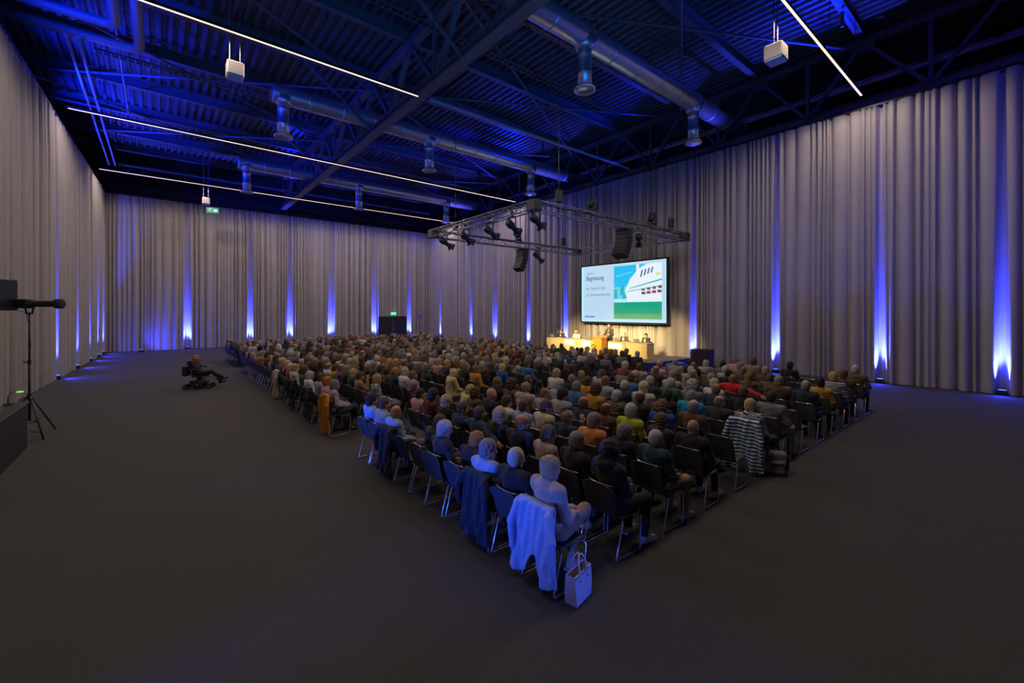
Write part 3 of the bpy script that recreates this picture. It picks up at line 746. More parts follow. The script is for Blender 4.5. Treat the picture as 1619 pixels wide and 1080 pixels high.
m = MB(); m.box((-.33, -.03, 2.3), (.33, .03, 2.55), bev=.01); m.build('sign_panel', M['sign_blue_step_light'], r); m = MB(); m.lathe([(.25, 0), (.25, .02), (.02, .04)], 16); m.build('base', M['black_metal'], r)
tag(r, 'blue sign panel on thin pole right of the dark door', 'sign')
# ------------------------------------------------------------------ lighting rig
RX0, RX1, RY0, RY1, RZ = 10., 19.9, 11., 18., 6.45
rig = empty('lighting_truss', ((RX0 + RX1) / 2, (RY0 + RY1) / 2, RZ)); OR = Vector(rig.location)
def span(a, b_):
    a = Vector(a) - OR; b_ = Vector(b_) - OR; t = (b_ - a).normalized(); u = t.cross(Vector((0, 0, 1))); v = Vector((0, 0, 1)); L = (b_ - a).length; h = .16
    m = MB()
    for i, j in ((-1, -1), (1, -1), (1, 1), (-1, 1)): m.tube([a + u * i * h + v * j * h, b_ + u * i * h + v * j * h], .027, 8)
    o = m.build('chords', M['alu'], rig, True); m = MB(); n = int(L / .45)
    for f, (p, q) in enumerate((((-1, -1), (1, -1)), ((1, -1), (1, 1)), ((1, 1), (-1, 1)), ((-1, 1), (-1, -1)))):
        for k in range(n):
            s0, s1 = (p, q) if (k + f) % 2 == 0 else (q, p)
            m.tube([a + t * L * k / n + u * s0[0] * h + v * s0[1] * h, a + t * L * (k + 1) / n + u * s1[0] * h + v * s1[1] * h], .012, 6)
    m.build('lacing', M['alu'], rig, True)
span((RX0, RY0, RZ), (RX1, RY0, RZ)); span((RX0, RY1, RZ), (RX1, RY1, RZ)); span((RX0, RY0, RZ), (RX0, RY1, RZ)); span((RX1, RY0, RZ), (RX1, RY1, RZ))
for x in (RX0, RX1):
    for y in (RY0, RY1):
        m = MB(); m.box((x - OR.x - .2, y - OR.y - .2, -.2), (x - OR.x + .2, y - OR.y + .2, .2), bev=.02); m.build('corner_block', M['black_metal'], rig)
for x in (RX0 + 1.2, RX1 - 1.2):
    for y in (RY0, RY1):
        m = MB(); m.tube([(x - OR.x, y - OR.y, .5), (x - OR.x, y - OR.y, 7.4)], .012, 6); m.build('chain', M['black_metal'], rig)
        m = MB(); m.box((x - OR.x - .12, y - OR.y - .1, .3), (x - OR.x + .12, y - OR.y + .1, .75), bev=.02); m.build('chain_hoist', M['black'], rig)
m = MB()
for y in (RY0, RY1):
    P = [(RX0 - OR.x + 9.9 * i / 24, y - OR.y + .12, .16 + .03 * math.sin(i * 1.3)) for i in range(25)]; m.tube(P, .03, 6)
m.build('cable_bundle', M['black'], rig, True)
tag(rig, 'square aluminium lighting truss hanging on chains above the front rows', 'lighting truss')

def make_spotlight():
    r = empty('stage_spotlight'); m = MB()   # local: shines along +X
    T = Matrix.Rotation(PI / 2, 4, 'Y')
    m.lathe([(.06, -.30), (.13, -.26), (.14, -.05), (.115, 0), (.10, .02), (.10, .26), (.125, .28), (.125, .34), (.10, .34), (.09, .27)], 16, T); m.build('barrel', M['black_metal'], r, True)
    m = MB(); m.lathe([(.088, .275), (.085, .29), (.02, .30)], 16, T); m.build('lens', M['warm_lens'], r, True)
    m = MB(); m.box((.33, -.14, -.14), (.35, .14, -.11)); m.box((.33, -.14, .11), (.35, .14, .14)); m.box((.34, .12, -.14), (.46, .14, .14)); m.box((.34, -.14, -.14), (.46, -.12, .14)); m.build('barn_door', M['black'], r)
    return r
def make_yoke():
    m = MB()
    for s in (-.16, .16): m.box((-.02, s - .01, -.38), (.02, s + .01, 0))
    m.box((-.02, -.17, -.0), (.02, .17, .03)); m.tube([(0, 0, .03), (0, 0, .14)], .02, 8); m.box((-.05, -.04, .12), (.05, .04, .22)); return m.mesh('yoke', M['black_metal'])
yoke_me = make_yoke(); sp0 = make_spotlight(); nsp = 0
WARM = (1, .72, .30)
def add_spot(x, y, z, to, label, energy=900):
    global nsp
    o = sp0 if nsp == 0 else dup(sp0); nsp += 1
    d = (Vector(to) - Vector((x, y, z))); q = d.to_track_quat('X', 'Z'); o.rotation_mode = 'QUATERNION'; o.rotation_quaternion = q; o.location = (x, y, z)
    yk = mesh_obj('yoke', yoke_me, None, o); yk.matrix_local = q.to_matrix().to_4x4().inverted() @ Matrix.Rotation(math.atan2(d.y, d.x), 4, 'Z') @ Matrix.Translation((0, 0, .33)) @ Matrix.Scale(1., 4)
    tag(o, label, 'spotlight', 'stage spotlights hanging from the lighting truss')
    if energy: spot(Vector((x, y, z)) + d.normalized() * .5, to, WARM, energy, 25, .7, .08, 'stage_beam')
zs_ = 5.92
tgt = [(20.8, 17.6, .6), (20.8, 18.9, .5), (21.2, 16.2, .9), (21.2, 14.9, .6), (21.4, 13.3, .6), (20.9, 12.9, 1.2), (20.8, 18.5, 1.2)]
for i, px in enumerate((704, 737, 775, 810, 848)):
    r_ = ratio(px); d_ = RX0 / (FW[0] + FW[1] * r_); y_ = d_ * (FW[1] - FW[0] * r_)
    add_spot(RX0, y_, zs_, tgt[i], 'black stage spotlight under the near side of the lighting truss, %s from the left' % ORD[i], 7000)
add_spot(16.6, RY1, zs_, (21.2, 16.5, 1.5), 'black stage spotlight under the far side of the lighting truss beside the left speaker array', 3500)
add_spot(16.1, RY0, zs_, (21.2, 14.5, 1.5), 'black stage spotlight under the right side of truss beside the right speaker array', 3500)
def moving_head(x, y, z, label):
    r = empty('moving_head', (x, y, z)); m = MB(); m.box((-.17, -.14, 0), (.17, .14, .12), bev=.02); m.build('base', M['black'], r)
    m = MB(); m.box((-.03, -.2, .1), (.03, -.16, .42)); m.box((-.03, .16, .1), (.03, .2, .42)); m.box((-.05, -.2, .1), (.05, .2, .14)); m.build('yoke_arm', M['black_metal'], r)
    m = MB(); m.lathe([(.05, -.2), (.13, -.17), (.15, 0), (.13, .2), (.11, .22), (.02, .22)], 16, Matrix.Translation((0, 0, .38)) @ Matrix.Rotation(.5, 4, 'Y')); m.build('head', M['black'], r, True)
    tag(r, label, 'moving head', 'moving heads standing on the truss')
moving_head(13.0, RY0, RZ + .19, 'black moving head light standing on the right side of truss, left one')
moving_head(17.1, RY0, RZ + .19, 'black moving head light standing on the right side of truss, right one')
moving_head(15.2, RY1, RZ + .19, 'small moving head light standing on the far side of the truss')
for x, y, lab in ((15.5, RY1 + .1, 'curved black speaker array hanging under the far side of the truss'), (15.0, RY0, 'curved black speaker array hanging under the right side of the truss')):
    r = empty('speaker_array', (x, y, RZ - .25)); m = MB(); m.box((-.2, -.3, 0), (.35, .3, .05)); m.build('fly_frame', M['black_metal'], r); p = Vector((0, 0, 0)); an = 0
    for k in range(6):
        m = MB(); T = Matrix.Translation(p) @ Matrix.Rotation(an, 4, 'Y'); m.box((-.12, -.31, -.185), (.26, .31, -.005), T, .015); m.box((.262, -.27, -.17), (.27, .27, -.02), T); m.build('speaker_box', M['black'], r)
        p = p + Matrix.Rotation(an, 3, 'Y') @ Vector((0, 0, -.19)); an += .11
    tag(r, lab, 'speaker array')

# ------------------------------------------------------------------ chairs
def rr_panel(path, w, th, curve=.02, nv=12, nu=10, cr=.06):
    """a rounded, slightly dished panel following path (list of x,z), width w along y"""
    P = [Vector((p[0], 0, p[1])) for p in path]; seg = [0]
    for i in range(1, len(P)): seg.append(seg[-1] + (P[i] - P[i - 1]).length)
    L = seg[-1]
    def pt(s):
        s = min(max(s, 0), L); i = max(j for j in range(len(P)) if seg[j] <= s + 1e-9); i = min(i, len(P) - 2)
        u = (s - seg[i]) / (seg[i + 1] - seg[i]); p = P[i].lerp(P[i + 1], u); t = (P[i + 1] - P[i]).normalized(); return p, Vector((-t.z, 0, t.x))
    vs = []; 
    for side in (1, -1):
        for j in range(nv + 1):
            s = L * (.5 - .5 * math.cos(PI * j / nv)); e = min(s, L - s); hw = w / 2 - (cr - math.sqrt(max(0, cr * cr - (cr - min(e, cr)) ** 2)))
            p, nn = pt(s)
            for i in range(nu + 1):
                u = -1 + 2 * i / nu; q = p + Vector((0, u * hw, 0)) + nn * (curve * u * u + side * th / 2 * (1 - .7 * max(0, abs(u) - .9) * 10)); vs.append(q)
    n = (nv + 1) * (nu + 1); W = nu + 1; fs = []
    for j in range(nv):
        for i in range(nu):
            a = j * W + i; fs.append((a, a + 1, a + W + 1, a + W)); fs.append((n + a, n + a + W, n + a + W + 1, n + a + 1))
    ring = [i for i in range(nu + 1)] + [j * W + nu for j in range(1, nv + 1)] + [nv * W + i for i in range(nu - 1, -1, -1)] + [j * W for j in range(nv - 1, 0, -1)]
    for k in range(len(ring)): a, b_ = ring[k], ring[(k + 1) % len(ring)]; fs.append((b_, a, n + a, n + b_))
    return vs, fs
back_path = [(.115, .455), (.095, .50), (.06, .60), (.03, .70), (.005, .82)]
seat_path = [(.10, .450), (.16, .435), (.30, .432), (.46, .445), (.51, .435)]
mb = MB().add(*rr_panel(back_path, .475, .014, .035)); back_me = mb.mesh('chair_back', M['chair'], True)
mb = MB().add(*rr_panel(seat_path, .465, .018, .012)); seat_me = mb.mesh('chair_seat', M['chair'], True)
def sled(s):
    m = MB(); y = s * .243
    m.tube([(.14, s * .20, .418), (.13, y, .41), (.118, y, .39), (.02, y, .03), (.015, y, .013), (.03, y, .010), (.43, y, .010), (.447, y, .014), (.452, y, .03), (.47, y, .40), (.46, s * .2, .420), (.30, s * .18, .418)], .0105, 8)
    return m.mesh('sled_leg', M['chrome'], True)
sledL, sledR = sled(1), sled(-1)
m = MB(); m.tube([(.30, -.18, .418), (.30, .18, .418)], .009, 8); m.tube([(.15, -.2, .416), (.15, .2, .416)], .009, 8); m.box((.2, -.16, .40), (.42, .16, .422)); frame_me = m.mesh('seat_frame', M['black_metal'], True)
# thin chromed rim along the top of the backrest
m = MB(); m.tube([(.005 + .034 * (abs(u) ** 2) * 1. - .002, .19 * u, .818) for u in np.linspace(-1, 1, 9)], .006, 6); rim_me = m.mesh('back_rim', M['chrome'], True)
def make_chair():
    r = empty('stacking_chair')
    for nm, me in (('backrest', back_me), ('seat', seat_me), ('sled_leg', sledL), ('sled_leg', sledR), ('seat_frame', frame_me)): mesh_obj(nm, me, None, r)
    mesh_obj('rim', rim_me, None, r.children[0] if False else [c for c in bpy.data.objects if c.parent == r and c.name.startswith('backrest')][0])
    return r
chair0 = make_chair(); cparts = [(o.name.split('.')[0], o.data) for o in bpy.data.objects if o.parent == chair0]
def add_chair(x, y, rz, label, group, z=0., rim=True, first=[True]):
    r = empty('stacking_chair', (x, y, z), rz)
    for nm, me in cparts:
        o = mesh_obj(nm, me, None, r)
        if nm == 'backrest' and rim: mesh_obj('rim', rim_me, None, o)
    tag(r, label, 'chair', group); return r
for o in [o for o in bpy.data.objects if o.parent and (o.parent == chair0 or o.parent.parent == chair0)]: bpy.data.objects.remove(o)
bpy.data.objects.remove(chair0)

# ------------------------------------------------------------------ the audience
def row_x(n): return 2.97 + .985 * n
seatY = [3.245 + .53 * k for k in range(10)] + [10.3 + .53 * k for k in range(26)] + [25.75 + .53 * k for k in range(8)]
def block(k): return ('near', k) if k < 10 else (('middle', k - 10) if k < 36 else ('far', k - 36))
ORDB = ORD
# hand placed seats: (row, seat): (pose, hair, hair colour, top, extra)
S = {
 (0, 0): ('handbag_woman', 'updo', 'blond', 'beige', dict(legs='tan', skin=SKIN[1], shoe=(.5, .42, .36))),
 (0, 1): ('lap', 'thin', 'white', 'black', {}), (0, 2): ('lap_right', 'full', 'grey', 'light blue', {}), (0, 3): ('forward', 'full', 'ginger', 'black', {}),
 (0, 4): ('lap_right', 'full', 'white', 'charcoal', {}), (0, 5): ('forward', 'short', 'brown', 'black', {}), (0, 6): None, (0, 7): ('lap_left', 'fringe', 'ginger', 'light blue', {}),
 (0, 8): ('lap', 'short', 'brown', 'beige', {}), (0, 9): ('slouch', 'full', 'dark', 'light blue', {}),
 (1, 0): ('folded', 'hood', 'black', 'black', dict(shoe=(.55, .52, .55))), (1, 1): ('lap', 'short', 'grey', 'black', {}), (1, 2): ('lap_right', 'full', 'dgrey', 'beige', {}), (1, 3): ('lap_right', 'fringe', 'ginger', 'navy', {}),
 (1, 4): ('lap_left', 'bob', 'blond', 'black', {}), (1, 5): ('arm_spread', 'short', 'brown', 'dark teal', {}), (1, 6): ('lap_right', 'short', 'brown', 'charcoal', {}), (1, 7): ('lap', 'bob', 'blond', 'black', {}),
 (1, 8): ('folded', 'full', 'dark', 'maroon', {}), (1, 9): ('lap', 'short', 'dark', 'pink', {}),
 (2, 0): ('lap', 'thin', 'white', 'dark teal', dict(legs='tan', shoe=(.3, .3, .34))), (2, 1): ('lap_right', 'full', 'grey', 'black', {}), (2, 2): ('lap_right', 'full', 'grey', 'orange', {}), (2, 3): ('hand_raised', 'thin', 'lbrown', 'navy', {}),
 (2, 4): ('lap_right', 'short', 'brown', 'cream', {}), (2, 5): ('lap', 'short', 'brown', 'light blue', {}), (2, 6): ('hand_raised', 'full', 'brown', 'white', {}), (2, 7): ('lap', None, 'grey', 'black', {}),
 (2, 8): ('folded', 'curly', 'brown', 'olive', {}), (2, 9): ('forward', 'bob', 'blond', 'pale yellow', {}),
 (3, 0): ('broad', None, 'grey', 'black', dict(shoe=(.6, .6, .7))), (3, 1): ('folded', 'long', 'brown', 'charcoal', {}), (3, 2): ('lap', 'full', 'white', 'lime green', {}), (3, 3): ('lap', 'fringe', 'brown', 'brown', {}),
 (3, 4): ('lap', 'fringe', 'lbrown', 'navy', {}), (3, 5): ('lap_right', 'full', 'dark', 'light grey', {}), (3, 6): ('lap_right', 'thin', 'lbrown', 'lilac', {}), (3, 7): ('broad', 'thin', 'grey', 'beige', {}),
 (3, 8): ('lap', 'curly', 'brown', 'brown', {}), (3, 9): ('lap', 'bob', 'lbrown', 'black', {}),
 (4, 0): None, (4, 1): ('lap', 'fringe', 'grey', 'brown', {}), (4, 2): ('lap', 'curly', 'lbrown', 'royal blue', {}), (4, 3): ('lap_left', 'fringe', 'brown', 'black', {}), (4, 4): ('lap', 'full', 'white', 'olive', {}),
 (4, 5): ('lap', 'curly', 'brown', 'mustard', {}), (4, 6): ('lap', 'short', 'grey', 'blue', {}), (4, 7): ('lap', 'full', 'white', 'lilac', {}), (4, 8): None, (4, 9): ('lap', 'short', 'dgrey', 'black', {}),
 (5, 0): ('lap', 'short', 'blond', 'navy', dict(topmat='pattern')), (5, 1): ('lap_right', 'fringe', 'lbrown', 'charcoal', {}), (5, 2): ('broad', 'thin', 'grey', 'turquoise', {}), (5, 3): ('lap', 'full', 'dark', 'black', {}),
 (5, 4): ('lap', 'bob', 'pale', 'cream', {}), (5, 5): ('lap', 'thin', 'white', 'navy', {}), (5, 6): ('lap', 'short', 'lbrown', 'lilac', {}), (5, 7): ('lap', 'full', 'brown', 'mustard', {}),
 (6, 0): ('broad', 'short', 'dark', 'grey', dict(legs='light grey')), (6, 1): ('lap', 'short', 'brown', 'black', {}), (6, 2): ('lap_left', 'fringe', 'lbrown', 'dark teal', {}), (6, 3): ('lap', 'curly', 'white', 'grey', {}), (6, 4): ('broad', 'thin', 'white', 'green', {}),
 (7, 0): None, (7, 1): None, (7, 2): None, (7, 3): ('lap', 'full', 'pale', 'white', {}), (6, 5): ('lap', 'short', 'white', 'charcoal', {}),
 (8, 0): ('lap', 'fringe', 'grey', 'navy', dict(scale=1.03)), (8, 1): ('broad', 'short', 'grey', 'brown', dict(scale=1.06, legs='navy')), (8, 2): None, (8, 3): ('arm_spread', 'thin', 'lbrown', 'red', {}),
 (9, 0): ('lap_left', 'full', 'black', 'mustard', dict(scale=1.0)), (9, 1): None, (9, 2): ('lap', 'short', 'brown', 'olive', {}), (9, 3): ('lap', 'long', 'lbrown', 'olive', {}), (9, 4): ('lap', 'short', 'black', 'black', {}),
 (10, 0): ('lap', 'full', 'blond', 'navy', dict(topmat='stripe_grey')), (10, 1): None, (10, 2): None, (10, 3): ('lap_left', 'full', 'grey', 'brown', {}), (10, 4): ('lap', 'short', 'lbrown', 'brown', {}), (10, 5): ('lap', 'full', 'white', 'lilac', {}),
 (11, 0): ('broad', 'full', 'brown', 'brown', {}), (11, 1): None, (11, 2): None, (12, 0): ('broad', 'short', 'white', 'olive', dict(scale=1.05)), (12, 1): None, (12, 2): None, (12, 3): ('folded', 'full', 'black', 'black', {}), (12, 4): None,
 (11, 3): None, (11, 6): ('lap', 'short', 'black', 'grey', {}), (11, 8): ('broad', 'short', 'dark', 'charcoal', {}),
 (5, 10): ('lap', 'bob', 'pale', 'royal blue', {}), (4, 10): ('lap', 'full', 'lbrown', 'mustard', {}), (6, 10): ('broad', 'full', 'dgrey', 'blue', {}), (5, 9): ('lap', 'full', 'blond', 'white', {}),
 (8, 9): ('broad', 'full', 'white', 'red', {}), (0, 10): ('crossed_legs', 'full', 'grey', 'light grey', dict(legs='dark teal')), (0, 11): ('lap', 'full', 'ginger', 'pink', {}), (0, 12): ('lap', 'short', 'brown', 'lilac', {}),
 (0, 13): None, (0, 14): ('lap', 'full', 'white', 'white', {}), (0, 15): ('lap', 'bob', 'brown', 'green', {}), (0, 16): None, (0, 17): ('lap', 'full', 'blond', 'cream', {}),
 (1, 10): ('lap', 'full', 'blond', 'black', dict(topmat='pattern')), (1, 11): None, (1, 12): ('hand_raised', 'full', 'brown', 'tan', {}), (2, 10): ('broad', 'short', 'lbrown', 'lilac', dict(topmat='check')), (2, 12): ('lap', 'fringe', 'ginger', 'dark teal', {}),
 (3, 10): ('forward', 'bob', 'pale', 'pale yellow', dict(legs='pale yellow')), (3, 11): None, (3, 12): ('lap', 'full', 'dgrey', 'dark teal', {}),
 (1, 16): ('lap', 'full', 'brown', 'mustard', {}),
}
TOPS = ['black'] * 11 + ['navy'] * 8 + ['charcoal'] * 7 + ['grey'] * 5 + ['dark teal'] * 2 + ['light grey'] * 3 + ['white'] * 4 + ['beige'] * 4 + ['cream'] * 2 + ['light blue'] * 4 + ['blue'] * 2 + ['brown'] * 5 + ['olive'] * 3 + ['lilac'] * 3 + ['maroon'] * 2 + ['pink', 'green', 'purple', 'tan', 'red', 'mustard']
HS = [('short', 'grey')] * 5 + [('short', 'white')] * 3 + [('thin', 'grey')] * 4 + [('thin', 'white')] * 4 + [('fringe', 'grey')] * 3 + [('fringe', 'lbrown')] * 3 + [('full', 'grey')] * 4 + [('full', 'white')] * 4 + [('full', 'brown')] * 3 + [('short', 'brown')] * 3 + \
     [('bob', 'blond')] * 3 + [('bob', 'pale')] * 2 + [('bob', 'grey')] * 2 + [('curly', 'lbrown')] * 3 + [('curly', 'pale')] * 2 + [('long', 'brown')] * 2 + [('long', 'blond'), ('updo', 'blond'), ('updo', 'grey'), ('full', 'dark'), ('short', 'dark'), (None, 'grey'), (None, 'grey'), ('full', 'ginger'), ('bob', 'brown')]
PO = ['lap'] * 5 + ['lap_left', 'lap_right', 'folded', 'folded', 'broad', 'forward', 'slouch', 'slouch', 'crossed_legs', 'hand_raised', 'lap_right', 'lap_left']
cands = []
for n in range(13):
    for k, Y in enumerate(seatY):
        if n >= 12 and (k in (8, 9, 14, 22, 30)): continue
        X = row_x(n); d = FW[0] * X + FW[1] * Y
        cands.append((d, n, k, X, Y))
cands.sort()
R2 = random.Random(41)
pp = 0; cc = 0; far_people = []; far_chairs = []
HAND = {'hand_raised': 'hand raised, ', 'arm_spread': 'arms spread, ', 'folded': 'arms folded, ', 'forward': 'leaning forward, ', 'crossed_legs': 'legs crossed, ', 'handbag_woman': 'legs crossed, ', 'slouch': '', 'broad': ''}
for d, n, k, X, Y in cands:
    bl, kk = block(k); where = '%s block, %s row from back, %s seat from near end' % (bl, ORD[n], ORD[kk])
    jx, jy, jr = R2.uniform(-.02, .02), R2.uniform(-.012, .012), R2.uniform(-.03, .03)
    if (n, k) in S: sp = S[(n, k)]
    else:
        prob = .90 if k >= 10 else (.9 if n < 7 else .62)
        sp = None
        h = R2.choice(HS); t = R2.choice(TOPS); po = R2.choice(PO); u = R2.random()
        if u < prob: sp = (po, h[0], h[1], t, {})
    if cc < 300:
        add_chair(X + jx, Y + jy, jr, 'dark sled-base chair, ' + where, 'dark chairs of the audience', rim=d < 17); cc += 1
    else: far_chairs.append((X + jx, Y + jy))
    if sp:
        po, hs, hc, tp, ex = sp; ex = dict(ex); scl = ex.pop('scale', R2.uniform(.95, 1.04)); yaw = R2.uniform(-.14, .14)
        lg = ex.pop('legs', R2.choice(['black', 'navy', 'charcoal', 'charcoal', 'navy', 'grey', 'brown', 'tan']))
        if pp < 300:
            o = place_person(po, hs, hc, tp, (X + jx, Y + jy, 0), yaw if n + k > 0 else -.05, scl, lg, **ex, kind='jumper'); pp += 1
            pat = {'pattern': 'patterned top', 'stripe_grey': 'striped top', 'check': 'checked shirt'}.get(ex.get('topmat'), tp + ' top')
            tag(o, 'seated person, %s, %s' % (pat, where), 'person', 'seated audience')
        else: far_people.append((po, hs, hc, tp, X + jx, Y + jy, yaw, scl))

# the farthest of the crowd and of the chairs, each one object
def far_mat(name, rough):
    m = bpy.data.materials.new(name); m.use_nodes = True; a = m.node_tree.nodes.new('ShaderNodeAttribute'); a.attribute_name = 'col'
    b_ = m.node_tree.nodes['Principled BSDF']; b_.inputs['Roughness'].default_value = rough; m.node_tree.links.new(a.outputs['Color'], b_.inputs['Base Color']); return m
low = {}
def low_person(po, hs):
    if (po, hs) in low: return low[(po, hs)]
    p = POSES[po]; lo, hi = bounds(p); out = []
    R = rotm(p['yaw'], p['pitch'])
    F = Field(lo, hi, .026); f_head(F, p['H'], R, p['N'])
    for i in (0, 1): f_hand(F, sc_w(p, p['Wr'][i]), p['hd'][i], p['hn'][i], -1 if i == 0 else 1, p['curl'])
    out.append((0,) + F.surf())
    F = Field(lo, hi, .03); f_torso(F, p, .01); f_arms(F, p, .009, .95); out.append((1,) + F.surf())
    F = Field(lo, hi, .035); F.ell(p['P'], (.13, .17, .1), .04); f_legs(F, p, .01); out.append((2,) + F.surf())
    if hs and hs != 'hood':
        me = hairs[hs]; V = np.zeros(len(me.vertices) * 3); me.vertices.foreach_get('co', V); V = V.reshape(-1, 3)
        F_ = np.zeros(len(me.loops), np.int32); me.loops.foreach_get('vertex_index', F_); F_ = F_.reshape(-1, 4)
        # thin the mesh by snapping to a coarse grid
        key = np.round(V / .022).astype(int); uq, inv = np.unique(key, axis=0, return_inverse=True); inv = inv.ravel()
        Vc = np.zeros((len(uq), 3)); np.add.at(Vc, inv, V); Vc /= np.bincount(inv)[:, None]; Fc = inv[F_]
        ok = (Fc[:, 0] != Fc[:, 1]) & (Fc[:, 1] != Fc[:, 2]) & (Fc[:, 2] != Fc[:, 3]) & (Fc[:, 3] != Fc[:, 0]) & (Fc[:, 0] != Fc[:, 2]) & (Fc[:, 1] != Fc[:, 3]); Fc = Fc[ok]
        Fc = np.unique(Fc, axis=0)
        Vc = Vc @ R.T + p['H']; out.append((3, Vc, Fc))
    low[(po, hs)] = out; return out
AV, AF, AC = [], [], []; nb = 0
for po, hs, hc, tp, X, Y, yaw, scl in far_people:
    if po == 'hand_raised': po = 'lap'
    sk = random.choice(SKIN); cols = [sk, CL[tp], (.025, .025, .035), HAIRC[hc]]
    c_, s_ = math.cos(yaw), math.sin(yaw); Rz = np.array([[c_, -s_, 0], [s_, c_, 0], [0, 0, 1]])
    for ci, V, F in low_person(po, hs):
        AV.append(V @ Rz.T * scl + (X, Y, 0)); AF.append(F + nb); AC.append(np.tile((*cols[ci], 1.), (len(V), 1))); nb += len(V)
if AV:
    me = np_mesh('far_crowd', np.concatenate(AV), np.concatenate(AF), far_mat('far_crowd_clothing', .85)); AC = np.concatenate(AC)
    ca = me.color_attributes.new('col', 'FLOAT_COLOR', 'POINT'); ca.data.foreach_set('color', AC.astype(np.float32).ravel())
    o = mesh_obj('seated_crowd', me); tag(o, 'farthest rows of the seated audience near the far wall, seen as a mass of heads', 'crowd', kind='stuff')
m = MB()
cb = [(MBx, 0) for MBx in ()]
def me_vf(me): return [v.co.copy() for v in me.vertices], [tuple(p.vertices) for p in me.polygons]
cv = [me_vf(x) for x in (back_me, seat_me)]
mm = MB()
for s in (1, -1): mm.tube([(.13, s * .24, .41), (.02, s * .24, .012), (.44, s * .24, .012), (.47, s * .24, .41)], .011, 5)
cv.append((mm.v, mm.f))
for X, Y in far_chairs:
    T = Matrix.Translation((X, Y, 0))
    for v, f in cv: m.add([T @ Vector(q) for q in v], f)
if far_chairs:
    o = m.build('chair_rows', M['chair'], None, True); tag(o, 'farthest rows of dark audience chairs under the distant crowd', 'chairs', kind='stuff')
# ------------------------------------------------------------------ coats, bags
def coat_mesh(name, m, zt=.85, zb=.2, hw=.24, flare=.06, gap=0., sleeves=True, thick=.013, amp=.018, seed=0., slen=.40):
    F = Field((-.26, -.46, .0), (.18, .46, zt + .12), .0105); X, Y, Z = F.grid()
    t = np.clip((zt - Z) / (zt - zb), 0, 1)
    cx = .002 - .030 - .02 * t + amp * (.3 + t) * np.sin(Y * 27 + seed + 2 * np.sin(Z * 5 + seed)) + .008 * np.sin(Y * 61 + Z * 9)
    w = hw + flare * t + .012 * np.sin(Z * 17 + seed)
    low = zb + gap * np.exp(-(Y / .07) ** 2) + .03 * np.sin(Y * 15 + seed)
    d = np.maximum(np.maximum(np.abs(X - cx) - thick, np.abs(Y) - w), np.maximum(Z - zt, low - Z))
    F.D = np.minimum(F.D, np.broadcast_to(d, F.D.shape)).astype(np.float32)
    F.cap((.0, -hw + .03, zt + .002), (.0, hw - .03, zt + .002), .030, .030, .02)
    F.rbox((.052, 0, zt - .06), (.014, hw - .02, .08), .012, .02)
    if sleeves:
        for s in (1, -1):
            F.cap((-.04, s * (hw - .02), zt - .06), (-.075, s * (hw + .05), zt - slen * .5), .05, .043, .03); F.cap((-.075, s * (hw + .05), zt - slen * .5), (-.06, s * (hw + .045), zt - slen), .043, .035, .02)
    F.noise(.002, 60, seed); return F.mesh(name, m)
def hang_coat(me, name, n, k, label, cat, col=None, dx=0.):
    o = mesh_obj(name, me, None, None, (row_x(n) + dx, seatY[k], 0))
    if col: o.color = (*col, 1)
    tag(o, label, cat); return o
cm1 = coat_mesh('jacket', M['cloth'], zb=.12, hw=.25, flare=.09, gap=.20, seed=1., slen=.52)
hang_coat(cm1, 'jacket', 0, 0, 'pale blue jacket hanging over the backrest of nearest chair, behind the woman in beige', 'jacket', (.30, .42, .66))
cm2 = coat_mesh('coat', M['cloth'], zb=.10, hw=.24, flare=.05, seed=2.4)
hang_coat(cm2, 'coat', 0, 2, 'long dark blue coat hanging on the third chair of the last row', 'coat', (.009, .018, .038))
hang_coat(cm2, 'coat', 0, 7, 'dark coat hanging on the eighth chair of the last row, behind light blue shirt', 'coat', (.008, .012, .028))
cm3 = coat_mesh('coat', M['cloth'], zb=.05, hw=.23, flare=.09, zt=.9, seed=4.2, amp=.03)
hang_coat(cm3, 'coat', 0, 10, 'mustard orange coat hanging down from the first chair left of the aisle', 'coat', (.62, .24, .015))
hang_coat(cm3, 'coat', 0, 20, 'long cream coat hanging on a chair halfway along the last row', 'coat', (.52, .46, .40))
hang_coat(cm2, 'coat', 0, 13, 'dark navy coat over an empty chair in the middle block, last row', 'coat', (.02, .025, .05))
hang_coat(cm2, 'coat', 0, 16, 'black coat over an empty chair in the middle block, further along last row', 'coat', (.012, .012, .016))
cm4 = coat_mesh('cardigan', M['stripe_card'], zt=.93, zb=.06, hw=.25, flare=.07, gap=.22, seed=.7, amp=.03, slen=.6)
hang_coat(cm4, 'cardigan', 5, 0, 'blue and white striped knit cardigan hanging long over a chair on the right edge', 'cardigan', dx=-.02)
#hang_coat(cm2, 'coat', 8, 0, 'dark navy coat over the chair of the balding man on right edge', 'coat', (.015, .02, .045))

